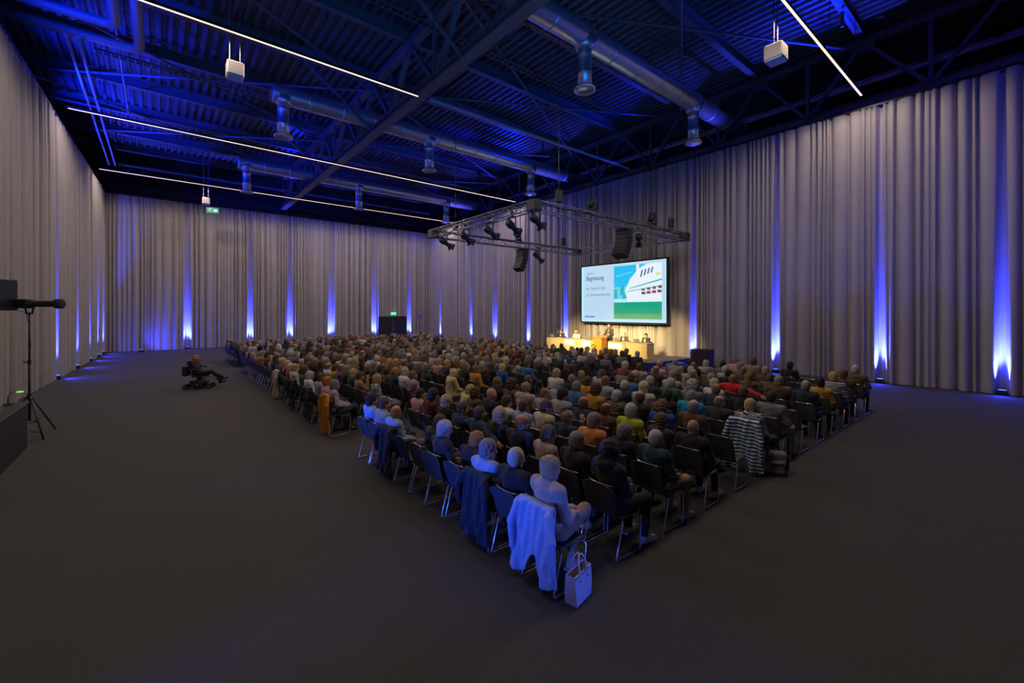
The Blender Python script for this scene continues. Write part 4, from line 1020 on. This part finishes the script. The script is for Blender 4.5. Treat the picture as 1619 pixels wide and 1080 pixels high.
def tote():
    x, y = at_floor(915, 946); r = empty('handbag', (x, y, 0), math.radians(12))
    m = MB(); w, d, h = .16, .065, .29
    vs = [(-w * .88, -d, .005), (w * .88, -d, .005), (w * .88, d, .005), (-w * .88, d, .005), (-w * .95, -d * 1.05, .1), (w * .95, -d * 1.05, .1), (w * .95, d * 1.05, .1), (-w * .95, d * 1.05, .1),
          (-w, -d * .8, h), (w, -d * .8, h), (w, d * .8, h), (-w, d * .8, h), (-w * .96, -d * .62, h), (w * .96, -d * .62, h), (w * .96, d * .62, h), (-w * .96, d * .62, h), (-w * .86, -d * .6, .08), (w * .86, -d * .6, .08), (w * .86, d * .6, .08), (-w * .86, d * .6, .08)]
    fs = [(3, 2, 1, 0), (16, 17, 18, 19)]
    for a, b_ in ((0, 4), (4, 8), (8, 12)):
        for i in range(4): fs.append((a + i, a + (i + 1) % 4, b_ + (i + 1) % 4, b_ + i))
    for i in range(4): fs.append((12 + i, 12 + (i + 1) % 4, 16 + (i + 1) % 4, 16 + i))
    m.add(vs, fs); bo = m.build('bag_body', M['bag'], r); bv = bo.modifiers.new('b', 'BEVEL'); bv.width = .008; bv.segments = 3
    for s in (-1, 1):
        P = [(-.07, s * .055, h - .07), (-.068, s * .053, h + .02), (-.055, s * .035, h + .10), (-.03, s * .02, h + .14), (0, s * .014, h + .15), (.03, s * .02, h + .14), (.055, s * .035, h + .10), (.068, s * .053, h + .02), (.07, s * .055, h - .07)]
        m = MB(); m.tube(P, .008, 8); m.build('handle', M['bag'], r, True)
    m = MB(); m.box((-w * .97, -d * .84, h - .025), (w * .97, -d * .78, h - .005)); m.build('trim_band', M['bag_trim'], r)
    m = MB()
    for s in (-1, 1):
        for t in (-1, 1): m.lathe([(.007, -.004), (.009, 0), (.005, .004)], 10, Matrix.Translation((s * .07, t * .062, h - .07)) @ Matrix.Rotation(PI / 2, 4, 'X'))
    m.build('rivet', M['chrome'], r)
    tag(r, 'pale lilac handbag with two handles standing on carpet beside nearest chair', 'handbag')
tote()
x, y = at_floor(1228, 748); r = empty('backpack', (x, y, 0), .5)
F = Field((-.26, -.26, -.02), (.26, .26, .5), .011); F.rbox((0, 0, .19), (.12, .16, .2), .08, .02); F.rbox((-.11, 0, .13), (.05, .12, .11), .04, .03); F.noise(.006, 22, 1.); F.plane((0, 0, -1), 0)
mesh_obj('bag_body', F.mesh('bag_body', M['grey_canvas']), None, r)
m = MB()
for s in (-.08, .08): m.tube([(.10, s, .36), (.17, s * 1.2, .30), (.2, s * 1.5, .16), (.17, s * 1.6, .05), (.1, s * 1.2, .02)], .014, 8)
m.build('strap', M['black'], r, True); m = MB(); m.tube([(0, -.05, .37), (0, -.03, .43), (0, .03, .43), (0, .05, .37)], .01, 8); m.build('top_handle', M['black'], r, True)
m = MB(); m.box((-.18, -.1, .2), (-.15, .1, .215)); m.box((-.13, -.165, .1), (.1, -.155, .34), bev=.003); m.build('dark_panel', M['black'], r)
tag(r, 'grey and black backpack on the floor beside the chair with striped cardigan', 'backpack')
# paper programmes on a few laps and a drinking cup on the front edge
for i, (n, k, lab) in enumerate(((3, 14, 'sheet of paper held on a lap in the middle block'), (1, 13, 'white paper on the empty chair in the middle block, second row from back'))):
    m = MB(); m.box((-.105, -.148, 0), (.105, .148, .004)); o = m.build('paper_sheet', M['paper'], None, loc=(row_x(n) + .42, seatY[k], .70 if i == 0 else .462)); o.rotation_euler = (0, -.15 if i == 0 else 0, .4); tag(o, lab, 'paper')

# ------------------------------------------------------------------ person in the power wheelchair
x, y = at_floor(303, 614); WR = -.36
w = empty('power_wheelchair', (x, y, 0), WR)
def wheel(cx, cy, R_, wd, nm='wheel'):
    T = Matrix.Translation((cx, cy, R_)) @ Matrix.Rotation(PI / 2, 4, 'X')
    m = MB(); m.lathe([(R_ * .62, -wd / 2), (R_ * .93, -wd / 2), (R_, -wd * .3), (R_, wd * .3), (R_ * .93, wd / 2), (R_ * .62, wd / 2)], 22, T); o = m.build(nm, M['rubber'], w, True)
    m = MB(); m.lathe([(.03, -wd * .55), (.03, wd * .55)], 12, T)
    for k in range(5): a = k * 2 * PI / 5; m.bar(T @ Vector((0, 0, 0)), T @ Vector((R_ * .7 * math.cos(a), R_ * .7 * math.sin(a), 0)), .025, .03)
    m.build('spokes', M['grey_plastic'], o)
for s in (-.27, .27): wheel(.28, s, .17, .06)
for s in (-.2, .2): wheel(-.12, s, .085, .045, 'caster'); wheel(.62, s, .085, .045, 'caster')
m = MB(); m.box((-.02, -.2, .12), (.52, .2, .30), bev=.04); m.box((-.14, -.18, .15), (.0, .18, .19), bev=.01); m.box((.5, -.18, .15), (.64, .18, .19), bev=.01); m.build('base', M['black'], w)
m = MB(); m.box((.18, -.05, .3), (.32, .05, .42)); m.box((.06, -.22, .42), (.52, .22, .47), bev=.02); m.build('seat', M['black'], w)
m = MB(); m.box((0, -.23, 0), (.06, .23, .56), Matrix.Translation((.03, 0, .47)) @ Matrix.Rotation(-.2, 4, 'Y'), .02); m.build('backrest', M['black'], w)
for s in (-.27, .27):
    m = MB(); m.box((.08, s - .03, .70), (.42, s + .03, .73), bev=.01); m.tube([(.1, s, .45), (.1, s, .7)], .012, 8); m.build('armrest', M['grey_plastic'], w)
m = MB(); m.box((.40, -.31, .73), (.48, -.24, .76), bev=.01); m.tube([(.44, -.275, .76), (.445, -.275, .81)], .008, 8); m.build('joystick', M['grey_plastic'], w)
m = MB(); m.tube([(.5, .12, .42), (.84, .12, .20)], .012, 8); m.tube([(.5, -.12, .44), (.98, -.12, .34)], .012, 8); m.box((.82, .06, .12), (.95, .18, .135)); m.build('leg_support', M['alu'], w)
F = Field((-.4, -.26, .35), (.05, .26, .95), .012); F.rbox((-.17, 0, .64), (.09, .17, .18), .06, .02); F.noise(.005, 25, 0.); mesh_obj('hanging_bag', F.mesh('hanging_bag', M['black']), None, w)
m = MB(); m.tube([(-.05, .2, .9), (-.13, .2, .98), (-.2, .2, .98)], .012, 8); m.tube([(-.05, -.2, .9), (-.13, -.2, .98), (-.2, -.2, .98)], .012, 8); m.build('push_handle', M['grey_plastic'], w)
tag(w, 'black power wheelchair standing alone on the carpet left of the audience', 'wheelchair')
o = place_person('recline', 'fringe', 'ginger', 'charcoal', (x - .02 * math.cos(WR), y, .0), WR, 1., 'black', kind='jacket')
tag(o, 'person in dark jacket with legs stretched out, sitting in the power wheelchair', 'person')

# ------------------------------------------------------------------ equipment at the left edge
r = empty('control_desk', (-2.63, 11.0, 0))
m = MB(); m.box((-.55, -2.3, 0), (.55, 2.2, .92), bev=.02); m.build('black_skirt', M['black'], r)
m = MB(); m.box((-.58, -2.34, .92), (.58, 2.24, .95), bev=.008); m.build('desk_top', M['black'], r)
tag(r, 'long black draped control desk at the left edge', 'desk')
r = empty('mixing_console', (-2.63, 11.6, .95)); m = MB(); m.box((-.4, -.6, 0), (.4, .6, .09), bev=.02); m.box((.2, -.6, .06), (.4, .6, .16), bev=.02); m.build('console_body', M['grey_plastic'], r)
m = MB()
for i in range(14): m.box((-.3, -.52 + .08 * i, .09), (-.26 + .02 * (i % 3), -.50 + .08 * i, .105))
m.build('fader', M['alu'], r); tag(r, 'low sound mixing console on the black desk at left edge', 'mixing console')
r = empty('desk_light', (-2.3, 12.95, .95)); m = MB(); m.lathe([(.06, 0), (.06, .015), (.012, .02), (.008, .16)], 12); m.tube([(0, 0, .15), (.02, 0, .22), (.08, 0, .26), (.14, 0, .25)], .006, 8); m.build('gooseneck', M['black_metal'], r)
m = MB(); m.lathe([(.012, -.05), (.018, 0), (.012, .05)], 10, Matrix.Translation((.16, 0, .245)) @ Matrix.Rotation(PI / 2, 4, 'Y')); m.build('lamp_head', mat('desk_lamp_glow', (.3, .8, .2), emit=(.35, .9, .2), strength=.8), r); tag(r, 'small gooseneck lamp on the far end of the black desk', 'desk lamp')
# followspot on a tripod
cx, cy = at_floor(47, 690)
r = empty('followspot_stand', (cx, cy, 0)); m = MB(); m.tube([(0, 0, .35), (0, 0, 1.7)], .024, 12); m.tube([(0, 0, 1.6), (0, 0, 2.72)], .018, 12); m.build('pole', M['black_metal'], r, True)
m = MB(); m.lathe([(.035, .84), (.04, .86), (.04, .95), (.03, .97)], 12); m.lathe([(.03, 1.62), (.032, 1.64), (.032, 1.72), (.02, 1.74)], 12); m.build('collar', M['black_metal'], r, True)
m = MB(); m.tube([(0, 0, 1.68), (-.07, .06, 1.66), (-.1, .08, 1.70)], .012, 8); m.build('clamp_knob', M['black_metal'], r, True)
for k in range(3):
    a = math.radians(-62 + 120 * k); m = MB(); R_ = .62; ca, sa = math.cos(a), math.sin(a)
    m.tube([(ca * .03, sa * .03, .9), (ca * R_, sa * R_, .02)], .016, 8); m.tube([(ca * R_ * .62, sa * R_ * .62, .37), (0, 0, .30)], .010, 8); l_ = m.build('leg', M['black_metal'], r, True)
    m = MB(); m.lathe([(.02, 0), (.028, .01), (.02, .05)], 10, Matrix.Translation((ca * R_, sa * R_, 0))); m.build('rubber_foot', M['rubber'], l_, True)
m = MB(); ca, sa = math.cos(math.radians(-62)), math.sin(math.radians(-62)); m.tube([(0, 0, .12), (ca * .5, sa * .5, .14)], .009, 8); m.build('brace', M['black_metal'], r)
tag(r, 'tall black tripod stand carrying the followspot at left edge', 'tripod')
d_ = Vector((.7733, -.6336, 0)).normalized(); an = math.atan2(d_.y, d_.x) + .1
r = empty('followspot', (cx, cy, 2.98), an)
T = Matrix.Rotation(PI / 2, 4, 'Y')
m = MB(); m.lathe([(.04, -.42), (.085, -.40), (.105, -.25), (.105, .05), (.085, .08), (.07, .10), (.07, .52), (.085, .54), (.11, .56), (.11, .66), (.08, .67)], 20, T); m.build('barrel', M['black'], r, True)
m = MB(); m.box((-.3, -.12, -.04), (.05, .12, .10), bev=.02); m.build('lamp_house', M['black'], r)
m = MB()
for s in (-1, 1): m.bar((0, s * .12, .0), (0, s * .06, -.22), .02, .03)
m.tube([(0, 0, -.26), (0, 0, -.19)], .022, 8); m.bar((0, -.07, -.22), (0, .07, -.22), .03, .03); m.build('yoke', M['black_metal'], r)
m = MB(); m.tube([(-.38, 0, -.06), (-.3, .02, -.14), (-.1, .03, -.20), (-.02, .02, -.5), (0, .03, -1.0)], .007, 8); m.build('power_cable', M['black'], r, True)
tag(r, 'long black followspot lamp on the tripod, pointing right', 'followspot')
# dark loudspeaker on a stand cut off by the left frame
sx, sy = at(-14, 464, 3.0) if False else (0, 0)
d0 = 9.3; rr = ratio(-16); sx, sy = d0 * (FW[0] + FW[1] * rr), d0 * (FW[1] - FW[0] * rr)
r = empty('loudspeaker', (sx, sy, 2.83), -.68); m = MB(); m.box((-.2, -.37, 0), (.2, .37, .68), bev=.02); m.build('cabinet', M['black'], r); m = MB(); m.box((.2, -.34, .03), (.21, .34, .65)); m.build('grille', M['black_metal'], r)
tag(r, 'black loudspeaker cabinet cut off by the left frame edge', 'loudspeaker')
r = empty('speaker_stand', (sx, sy, 0)); m = MB(); m.tube([(0, 0, .02), (0, 0, 2.83)], .02, 10); m.lathe([(.35, 0), (.35, .02), (.03, .04)], 20); m.build('pole', M['black_metal'], r); tag(r, 'black stand under the loudspeaker at the left edge', 'stand')

# ------------------------------------------------------------------ stage
SZ = .40
m = MB(); m.box((17.9, 11.5, 0), (21.6, 21.3, SZ), bev=.01); o = m.build('stage_platform', M['stage']); tag(o, 'low stage platform in front of the screen', 'stage')
m = MB(); m.box((17.86, 11.44, 0), (21.6, 11.5, SZ - .02)); m.box((17.84, 11.44, 0), (17.9, 21.3, SZ - .02)); o2 = m.build('stage_skirt', M['skirt_blue_light'], o)
m = MB(); m.box((18.9, 10.6, 0), (20.1, 11.42, .20), bev=.01); m.box((18.9, 11.0, .2), (20.1, 11.42, .30), bev=.01); o = m.build('stage_steps', M['sign_blue_step_light']); tag(o, 'steps at the right end of the stage, blue light painted on', 'steps')  # blue-lit floor built as a step block, light put into its colour
r = empty('dark_cabinet', (20.7, 10.5, 0), 0); m = MB(); m.box((-.3, -.46, 0), (.3, .46, .96), bev=.02); m.build('cabinet_body', M['maroon'], r); m = MB(); m.box((-.315, -.42, .06), (-.3, .42, .9), bev=.004); m.build('front_panel', M['black'], r)
tag(r, 'dark maroon cabinet standing by the curtain right of the stage steps', 'cabinet')
def ypos(px, X): r_ = ratio(px); d = X / (FW[0] + FW[1] * r_); return d * (FW[1] - FW[0] * r_)
TZ = 1.20
for nm, p0, p1, lab, nseg in (('panel_table', 865, 940, 'long cream-fronted table on stage left of the lectern', 3), ('panel_table', 958, 1024, 'long cream-fronted table on stage right of the lectern', 2)):
    y1, y0 = ypos(p0, 18.95), ypos(p1, 18.95); r = empty(nm, (19.25, (y0 + y1) / 2, SZ)); L = (y1 - y0) / 2; H_ = TZ - SZ
    m = MB(); m.box((-.36, -L, H_ - .04), (.36, L, H_), bev=.006); m.build('table_top', M['table'], r)
    for i in range(nseg):
        a = -L + 2 * L * i / nseg; m = MB(); m.box((-.34, a + .01, .02), (-.31, a + 2 * L / nseg - .01, H_ - .04), bev=.004); m.build('front_panel', M['table'], r)
    for s in (-L + .03, L - .03):
        m = MB(); m.box((-.3, s - .02, 0), (.3, s + .02, H_ - .04)); m.build('side_panel', M['table'], r)
    tag(r, lab, 'table')
def sign(p0, p1, z0, z1, lab, mt='white'):
    y1, y0 = ypos(p0, 18.9), ypos(p1, 18.9); m = MB(); r = empty('name_banner', (18.909, (y0 + y1) / 2, z0)); L = (y1 - y0) / 2
    m.box((-.012, -L, 0), (.0, L, z1 - z0)); m.build('card', M[mt], r)
    tag(r, lab, 'name sign', 'name signs on the front of the stage tables')
sign(868.5, 884, .86, 1.14, 'cream name sign on the table front, leftmost', 'table'); sign(893, 908, .84, 1.14, 'white name sign on the table front, second from left')
sign(919, 934, .80, 1.14, 'white name sign on the table front next to the yellow flowers'); sign(962, 983.5, .82, 1.12, 'white name sign on the table front right of the lectern'); sign(996, 1016, .84, 1.10, 'cream name sign on the table front, rightmost', 'table')
# lectern
ly = ypos(949, 18.5); r = empty('lectern', (18.5, ly, SZ))
m = MB(); m.box((-.22, -.28, .03), (-.19, .28, 1.02), bev=.004); m.build('front_panel', M['oak'], r)
for s in (-1, 1):
    m = MB(); m.box((-.19, s * .27 - .012, .03), (.22, s * .27 + .012, 1.0)); m.build('side_panel', M['oak'], r)
m = MB(); m.box((-.27, -.31, 0), (.27, .31, .03), Matrix.Translation((0, 0, 1.03)) @ Matrix.Rotation(-.2, 4, 'Y'), .006); m.build('reading_top', M['oak'], r)
m = MB(); m.box((-.26, -.3, 0), (.26, .3, .04), bev=.008); m.box((-.19, -.26, .5), (.2, .26, .52)); m.build('base', M['oak'], r)
for s in (-.08, .08):
    m = MB(); m.tube([(-.16, s, 1.04), (-.14, s, 1.2), (-.06, s * .7, 1.30), (.02, s * .4, 1.33)], .006, 8); m.tube([(.0, s * .45, 1.325), (.05, s * .35, 1.335)], .012, 8); m.build('microphone', M['black_metal'], r, True)
tag(r, 'orange wooden lectern at centre of the stage', 'lectern')
o = place_person('lectern', 'short', 'white', 'charcoal', (19.2, ly - .12, SZ), PI, 1., 'charcoal', kind='suit_jacket'); tag(o, 'person in dark suit standing behind the lectern speaking', 'person')
m = MB(); m.box((.115, -.05, 1.12), (.135, .05, 1.40), bev=.01); m.build('shirt_front', M['white'], o)
yb = ypos(940, 18.35); r = empty('flower_arrangement', (18.35, yb, SZ)); m = MB(); m.lathe([(.07, 0), (.11, .02), (.13, .3), (.10, .32), (.09, .28)], 14); m.build('vase', M['grey_plastic'], r)
Rf = random.Random(3)
m = MB()
for i in range(46):
    a = Rf.uniform(0, 2 * PI); q = Rf.uniform(.05, .27); z = .40 + Rf.uniform(0, .28); c_ = Vector((q * math.cos(a), q * math.sin(a), z)); v = Vector((math.cos(a + 1.5), math.sin(a + 1.5), 0)) * .028; u = Vector((math.cos(a), math.sin(a), Rf.uniform(-.3, .9))).normalized() * .11
    m.add([c_ - v * .2, c_ + u * .5 - v, c_ + u, c_ + u * .5 + v, c_ + u * .5 + Vector((0, 0, .012))], [(0, 1, 4), (1, 2, 4), (2, 3, 4), (3, 0, 4)]); m.tube([(0, 0, .2), c_], .004, 4)
m.build('leaves', M['leaf'], r)
for i in range(13):
    a = i * 2.4; q = .05 + .016 * i; z = .72 - .018 * i + Rf.uniform(-.03, .03); m = MB(); T = Matrix.Translation((q * math.cos(a), q * math.sin(a), z)) @ Matrix.Rotation(Rf.uniform(-.6, .6), 4, 'X')
    m.lathe([(.012, -.02), (.035, -.01), (.06, .015), (.045, .03), (.01, .025)], 10, T); m.build('blossom', M['yellow'], r, True)
tag(r, 'yellow flower arrangement with green leaves standing left of the lectern', 'flowers')
for px, Xp, po, hs, hc, tp, lab, rz in ((888, 20.05, 'hand_raised', 'full', 'lbrown', 'charcoal', 'person in dark jacket at the left end of the stage table, hand at face', PI), (911, 20.05, 'lap', 'bob', 'blond', 'white', 'person in white top sitting behind the left stage table', PI + .15),
                                   (987, 20.05, 'lap', 'short', 'grey', 'charcoal', 'person in dark suit sitting at the stage table right of the lectern', PI), (1022, 19.95, 'lap_left', 'full', 'dark', 'charcoal', 'person in dark suit at the right end of the stage table', PI - .1)):
    yy = ypos(px, Xp); o = place_person(po, hs, hc, tp, (Xp + .2, yy, SZ), rz, 1.0, 'navy', kind='jacket'); tag(o, lab, 'person')
    add_chair(Xp + .22, yy, rz, 'dark chair on the stage under the ' + lab.split(' at ')[0].split(' sitting')[0].split(' leaning')[0] + (', ' + lab.split(' ')[-5] + ' end' if False else '') + (' at left end' if px == 888 else ' at right end' if px == 1022 else ''), None, SZ)
    if 'C' and tp == 'charcoal':
        p = POSES[po]; m = MB(); c_ = p['Ch']; m.box((c_[0] + .108, -.04, c_[2] - .05), (c_[0] + .124, .04, c_[2] + .10), bev=.006); m.build('shirt_front', M['white'], o)
for px, lab in ((874, 'dark laptop lying on the left end of the stage table'), (929, 'dark papers and monitor on stage table left of the lectern'), (976, 'open dark laptop on the stage table right of the lectern'), (1008, 'dark laptop on the right part of the stage table')):
    yy = ypos(px, 19.2); r = empty('laptop', (19.3, yy, TZ)); m = MB(); m.box((-.12, -.17, 0), (.12, .17, .018), bev=.004); m.build('base', M['black'], r); m = MB(); m.box((0, -.17, 0), (.01, .17, .2), Matrix.Translation((-.12, 0, .015)) @ Matrix.Rotation(-.35, 4, 'Y')); m.build('lid', M['grey_plastic'], r); tag(r, lab, 'laptop')

# ---- the big screen
YL, YR, ZB, ZT, XS = 19.07, 12.94, 2.18, 5.71, 21.55
scr = empty('projection_screen', (21.62, 16, ZB)); SO = Vector(scr.location)
def S3(u, v, k=0): return Vector((XS - .003 * k, YL + (YR - YL) * u, ZB + (ZT - ZB) * v)) - SO
m = MB(); bd = .10
m.box(Vector((XS + .005, YR - bd, ZB - bd)) - SO, Vector((XS + .12, YL + bd, ZT + bd)) - SO); m.build('backing', M['black'], scr)
for a, b_ in (((XS - .03, YR - bd, ZT), (XS + .01, YL + bd, ZT + bd)), ((XS - .03, YR - bd, ZB - bd), (XS + .01, YL + bd, ZB)), ((XS - .03, YR - bd, ZB), (XS + .01, YR, ZT)), ((XS - .03, YL, ZB), (XS + .01, YL + bd, ZT))):
    m = MB(); m.box(Vector(a) - SO, Vector(b_) - SO); m.build('frame_bar', M['black_metal'], scr)
def poly(nm, pts, k, mt, par=None):
    m = MB(); m.add([S3(u, v, k) for u, v in pts], [tuple(range(len(pts)))]); return m.build(nm, M[mt], par or scr)
rect = lambda a, c_, b_, d_: [(a, c_), (b_, c_), (b_, d_), (a, d_)]
poly('slide', rect(0, 0, 1, 1), 0, 'scr_edge'); poly('slide_page', rect(.03, .035, .985, .985), 1, 'scr_white')
UA, UB, VA, VB = .425, .955, .055, .955
def Q(x, y): return (UA + (UB - UA) * x, .335 + (VB - .335) * y)
ph = poly('slide_picture', rect(UA, .30, UB, VB), 2, 'scr_sky')
def pic(pts, k, mt): return poly('picture_area', [Q(*p) for p in pts], k, mt, None)
pp_ = MB
def multi(nm, polys, k, mt):
    m = MB()
    for pts in polys: m.add([S3(*Q(*p), k) for p in pts], [tuple(range(len(pts)))])
    return m.build(nm, M[mt], ph)
multi('picture_pale_sky', [[(0, .12), (1, .12), (1, .5), (0, .42)], [(.05, .70), (.4, .80), (.42, .83), (.05, .74)]], 3, 'scr_sky2')
multi('picture_tower', [[(.0, .1), (.08, .1), (.07, .36), (0, .36)], [(.14, .2), (.24, .2), (.23, .42), (.19, .48), (.15, .42)], [(.18, .06), (.36, .08), (.34, .28), (.2, .18)]], 4, 'scr_teal')
multi('picture_water', [[(0, 0), (1, 0), (1, .12), (0, .1)]], 4, 'scr_edge')
multi('picture_building', [[(.25, .33), (.30, .02), (1, .02), (1, 1), (.72, 1), (.55, .90), (.36, .63)], [(.49, .6), (.49, 1), (.55, 1), (.55, .6)]], 5, 'scr_hull')
multi('picture_window', [[(.57 + .07 * i, .66 + .03 * i), (.60 + .07 * i, .67 + .03 * i), (.63 + .07 * i, .84 + .02 * i), (.60 + .07 * i, .84 + .02 * i)] for i in range(4)], 6, 'scr_dark')
multi('picture_stripe', [[(.35, .36), (1, .55), (1, .59), (.36, .385)], [(.3, .28), (1, .40), (1, .42), (.3, .30)]], 6, 'scr_teal')
multi('picture_balcony', [[(.60 + .105 * i, .20 + .012 * i), (.68 + .105 * i, .20 + .012 * i), (.68 + .105 * i, .27 + .012 * i), (.60 + .105 * i, .27 + .012 * i)] for i in range(4)] + [[(.60 + .11 * i, .30 + .015 * i), (.67 + .11 * i, .30 + .015 * i), (.67 + .11 * i, .36 + .02 * i), (.60 + .11 * i, .36 + .02 * i)] for i in range(4)], 6, 'scr_red')
multi('picture_spot', [[(.93 + .045 * math.cos(a), .72 + .05 * math.sin(a)) for a in np.linspace(0, 2 * PI, 16, endpoint=False)]], 6, 'scr_lime')
poly('picture_green_band', rect(UA, .055, UB, .335), 4, 'scr_green', ph); poly('picture_pale_green_band', rect(UA, .055, UB, .14), 5, 'scr_green2', ph)
def text(s, u, v, size, mt, bold=False, k=2, cond=1.):
    cu = bpy.data.curves.new('t', 'FONT'); cu.body = s; cu.size = size; cu.extrude = .001; cu.offset = .0045 if bold else 0
    o = bpy.data.objects.new('t', cu); link(o); dg = bpy.context.evaluated_depsgraph_get(); me = bpy.data.meshes.new_from_object(o.evaluated_get(dg)); bpy.data.objects.remove(o)
    me.materials.clear(); me.materials.append(M[mt]); o = mesh_obj('slide_text', me, None, scr)
    o.matrix_local = Matrix.Translation(S3(u, v, k + 1)) @ Matrix(((0, 0, -1, 0), (-1, 0, 0, 0), (0, 1, 0, 0), (0, 0, 0, 1))) @ Matrix.Diagonal((cond, 1, 1, 1))
text('Agenda', .065, .855, .19, 'scr_text2'); text('Begrüssung', .065, .745, .40, 'scr_text', True, cond=.78); text('der Gäste im Saal', .065, .575, .26, 'scr_text2', cond=.83); text('zur Generalversammlung', .065, .46, .26, 'scr_text2', cond=.74); text('■■ ■■■■', .05, .075, .15, 'scr_text', True) if False else None
m = MB()
for i in range(6): m.add([S3(.05 + .022 * i, .075, 3), S3(.066 + .022 * i, .075, 3), S3(.066 + .022 * i, .10, 3), S3(.05 + .022 * i, .10, 3)], [(0, 1, 2, 3)])
m.build('slide_logo', M['scr_text'], scr)
m = MB()
for yy in (14, 18): m.tube([(.05, yy - SO.y, 3.6), (.05, yy - SO.y, 8.9)], .015, 8)
m.build('suspension_cable', M['black_metal'], scr)
tag(scr, 'large bright projection screen above the stage with blue and green slide', 'screen')


# ------------------------------------------------------------------ blue wash fixtures and their light
par_me = None
def par(loc, to, energy, size, label, col=BLUE, grp='blue wash lamps'):
    T = aim(loc, to); r = bpy.data.objects.new('wash_lamp', None); link(r); r.matrix_world = T
    m = MB(); m.lathe([(.05, .24), (.10, .20), (.12, .02), (.125, -.06), (.105, -.07)], 16); m.build('lamp_can', M['black_metal'], r, True)
    m = MB(); m.lathe([(.10, -.052), (.01, -.056)], 16); m.build('lens', M['blue_lens'], r, True)
    m = MB()
    for s in (-.135, .135): m.box((s - .006, -.02, -.02), (s + .006, .02, .32))
    m.box((-.14, -.02, .3), (.14, .02, .32)); m.build('bracket', M['black_metal'], r)
    tag(r, label, 'wash lamp', grp)
    energy *= 4
    p = Vector(loc) + (Vector(to) - Vector(loc)).normalized() * .12; spot(p, to, col, energy, size, 1., .09, 'blue_wash')
BL2 = (.0, .015, 1.)
for i, (loc, to, e, s) in enumerate((((-4.6, 24.5, 11.6), (0.5, 26, 14.4), 1600, 110), ((-4.6, 31, 11.6), (0.5, 32.5, 14.4), 1600, 110), ((-4.6, 16.5, 11.6), (0, 19.0, 14.4), 900, 110), ((8.15, 37.5, 11.8), (10, 33, 14.4), 400, 110),
     ((21.9, 6, 11.5), (17.5, 4.6, 14.4), 600, 110), ((21.9, 14.5, 11.5), (18, 16, 14.4), 350, 100), ((21.9, 26.5, 11.5), (18, 25.5, 14.4), 700, 110), ((16, 23.0, 11.8), (15, 25, 14.4), 250, 90))):
    par(loc, to, e, s, 'small black lamp throwing blue upward, ' + ('above left curtain, near', 'above left curtain, far', 'above left curtain, nearest', 'on the main truss', 'above right curtain, near', 'above right curtain, middle', 'above the stage side curtain, far', 'right of main truss')[i], BL2)
# broad blue uplight for the roof and low blue wash from the left wall behind the viewer
par((-3.6, -1.0, .5), (6.5, 12, 14), 850, 75, 'blue floor wash lamp by left wall behind the viewer, aimed at the roof', (.0, .20, 1.))
par((4.5, -6.4, .5), (9, 9, 14), 850, 80, 'blue floor wash lamp by the near wall, aimed at the roof', (.0, .24, 1.))
par((-3.4, 4.2, .35), (3.4, 4.2, 1.3), 470, 36, 'blue floor wash lamp by left wall nearest the viewer, aimed at the last row', (.03, .12, 1.))
par((-3.4, 8.6, .35), (3.4, 8.0, 1.5), 520, 34, 'blue floor wash lamp by left wall further on, aimed at the last row', (.03, .12, 1.))
par((4.6, -6.4, 1.2), (3.0, 3, .45), 480, 17, 'unseen blue lamp added by the near wall for the row ends', (.05, .14, 1.))  # lamp added to turn the nearest jacket and bag blue
par((10, -6.4, 9.5), (22, 1, 6.5), 420, 70, 'unseen blue lamp added high on the near wall to tint the right curtain', (.05, .05, 1.))  # lamp added for more blue on the right curtain
# the rest of the room's blue uplights, behind and beside the viewer
for i, (x, y, tx, ty) in enumerate(((-3.55, 17.5, -.3, 0), (-3.7, 12.0, -.3, 0), (20.5, -6.4, 0, -.3), (14, -6.6, 0, -.3), (9, -6.6, 0, -.3))):
    place_up(x, y, 0 if ty else PI / 2, 'small black floor uplight outside the view, ' + ('left wall first', 'left wall second', 'near wall right', 'near wall middle', 'near wall left')[i], None, tx, ty, 5000, 34)

cam = bpy.data.cameras.new('camera'); co = bpy.data.objects.new('camera', cam); link(co)
co.location = (0, 0, 2.8); co.rotation_euler = (PI / 2, 0, -math.atan2(FW[0], FW[1]))
cam.sensor_width = 36; cam.lens = 683 / 1619 * 36; cam.shift_y = -(540 - 493) / 1619; cam.clip_start = .1; cam.clip_end = 200
sc.camera = co
w_ = bpy.data.worlds.new('world'); sc.world = w_; w_.use_nodes = True; w_.node_tree.nodes['Background'].inputs['Color'].default_value = (0, 0, 0, 1); w_.node_tree.nodes['Background'].inputs['Strength'].default_value = 0
sc.view_settings.view_transform = 'Standard'; sc.view_settings.look = 'None'; sc.view_settings.exposure = 0.; sc.view_settings.gamma = 1; sc.view_settings.use_curve_mapping = False
cy_ = sc.cycles; cy_.max_bounces = 5; cy_.diffuse_bounces = 3; cy_.glossy_bounces = 3; cy_.transmission_bounces = 1; cy_.transparent_max_bounces = 4; cy_.sample_clamp_indirect = 4; cy_.caustics_reflective = False; cy_.caustics_refractive = False; cy_.use_light_tree = True; cy_.use_denoising = True
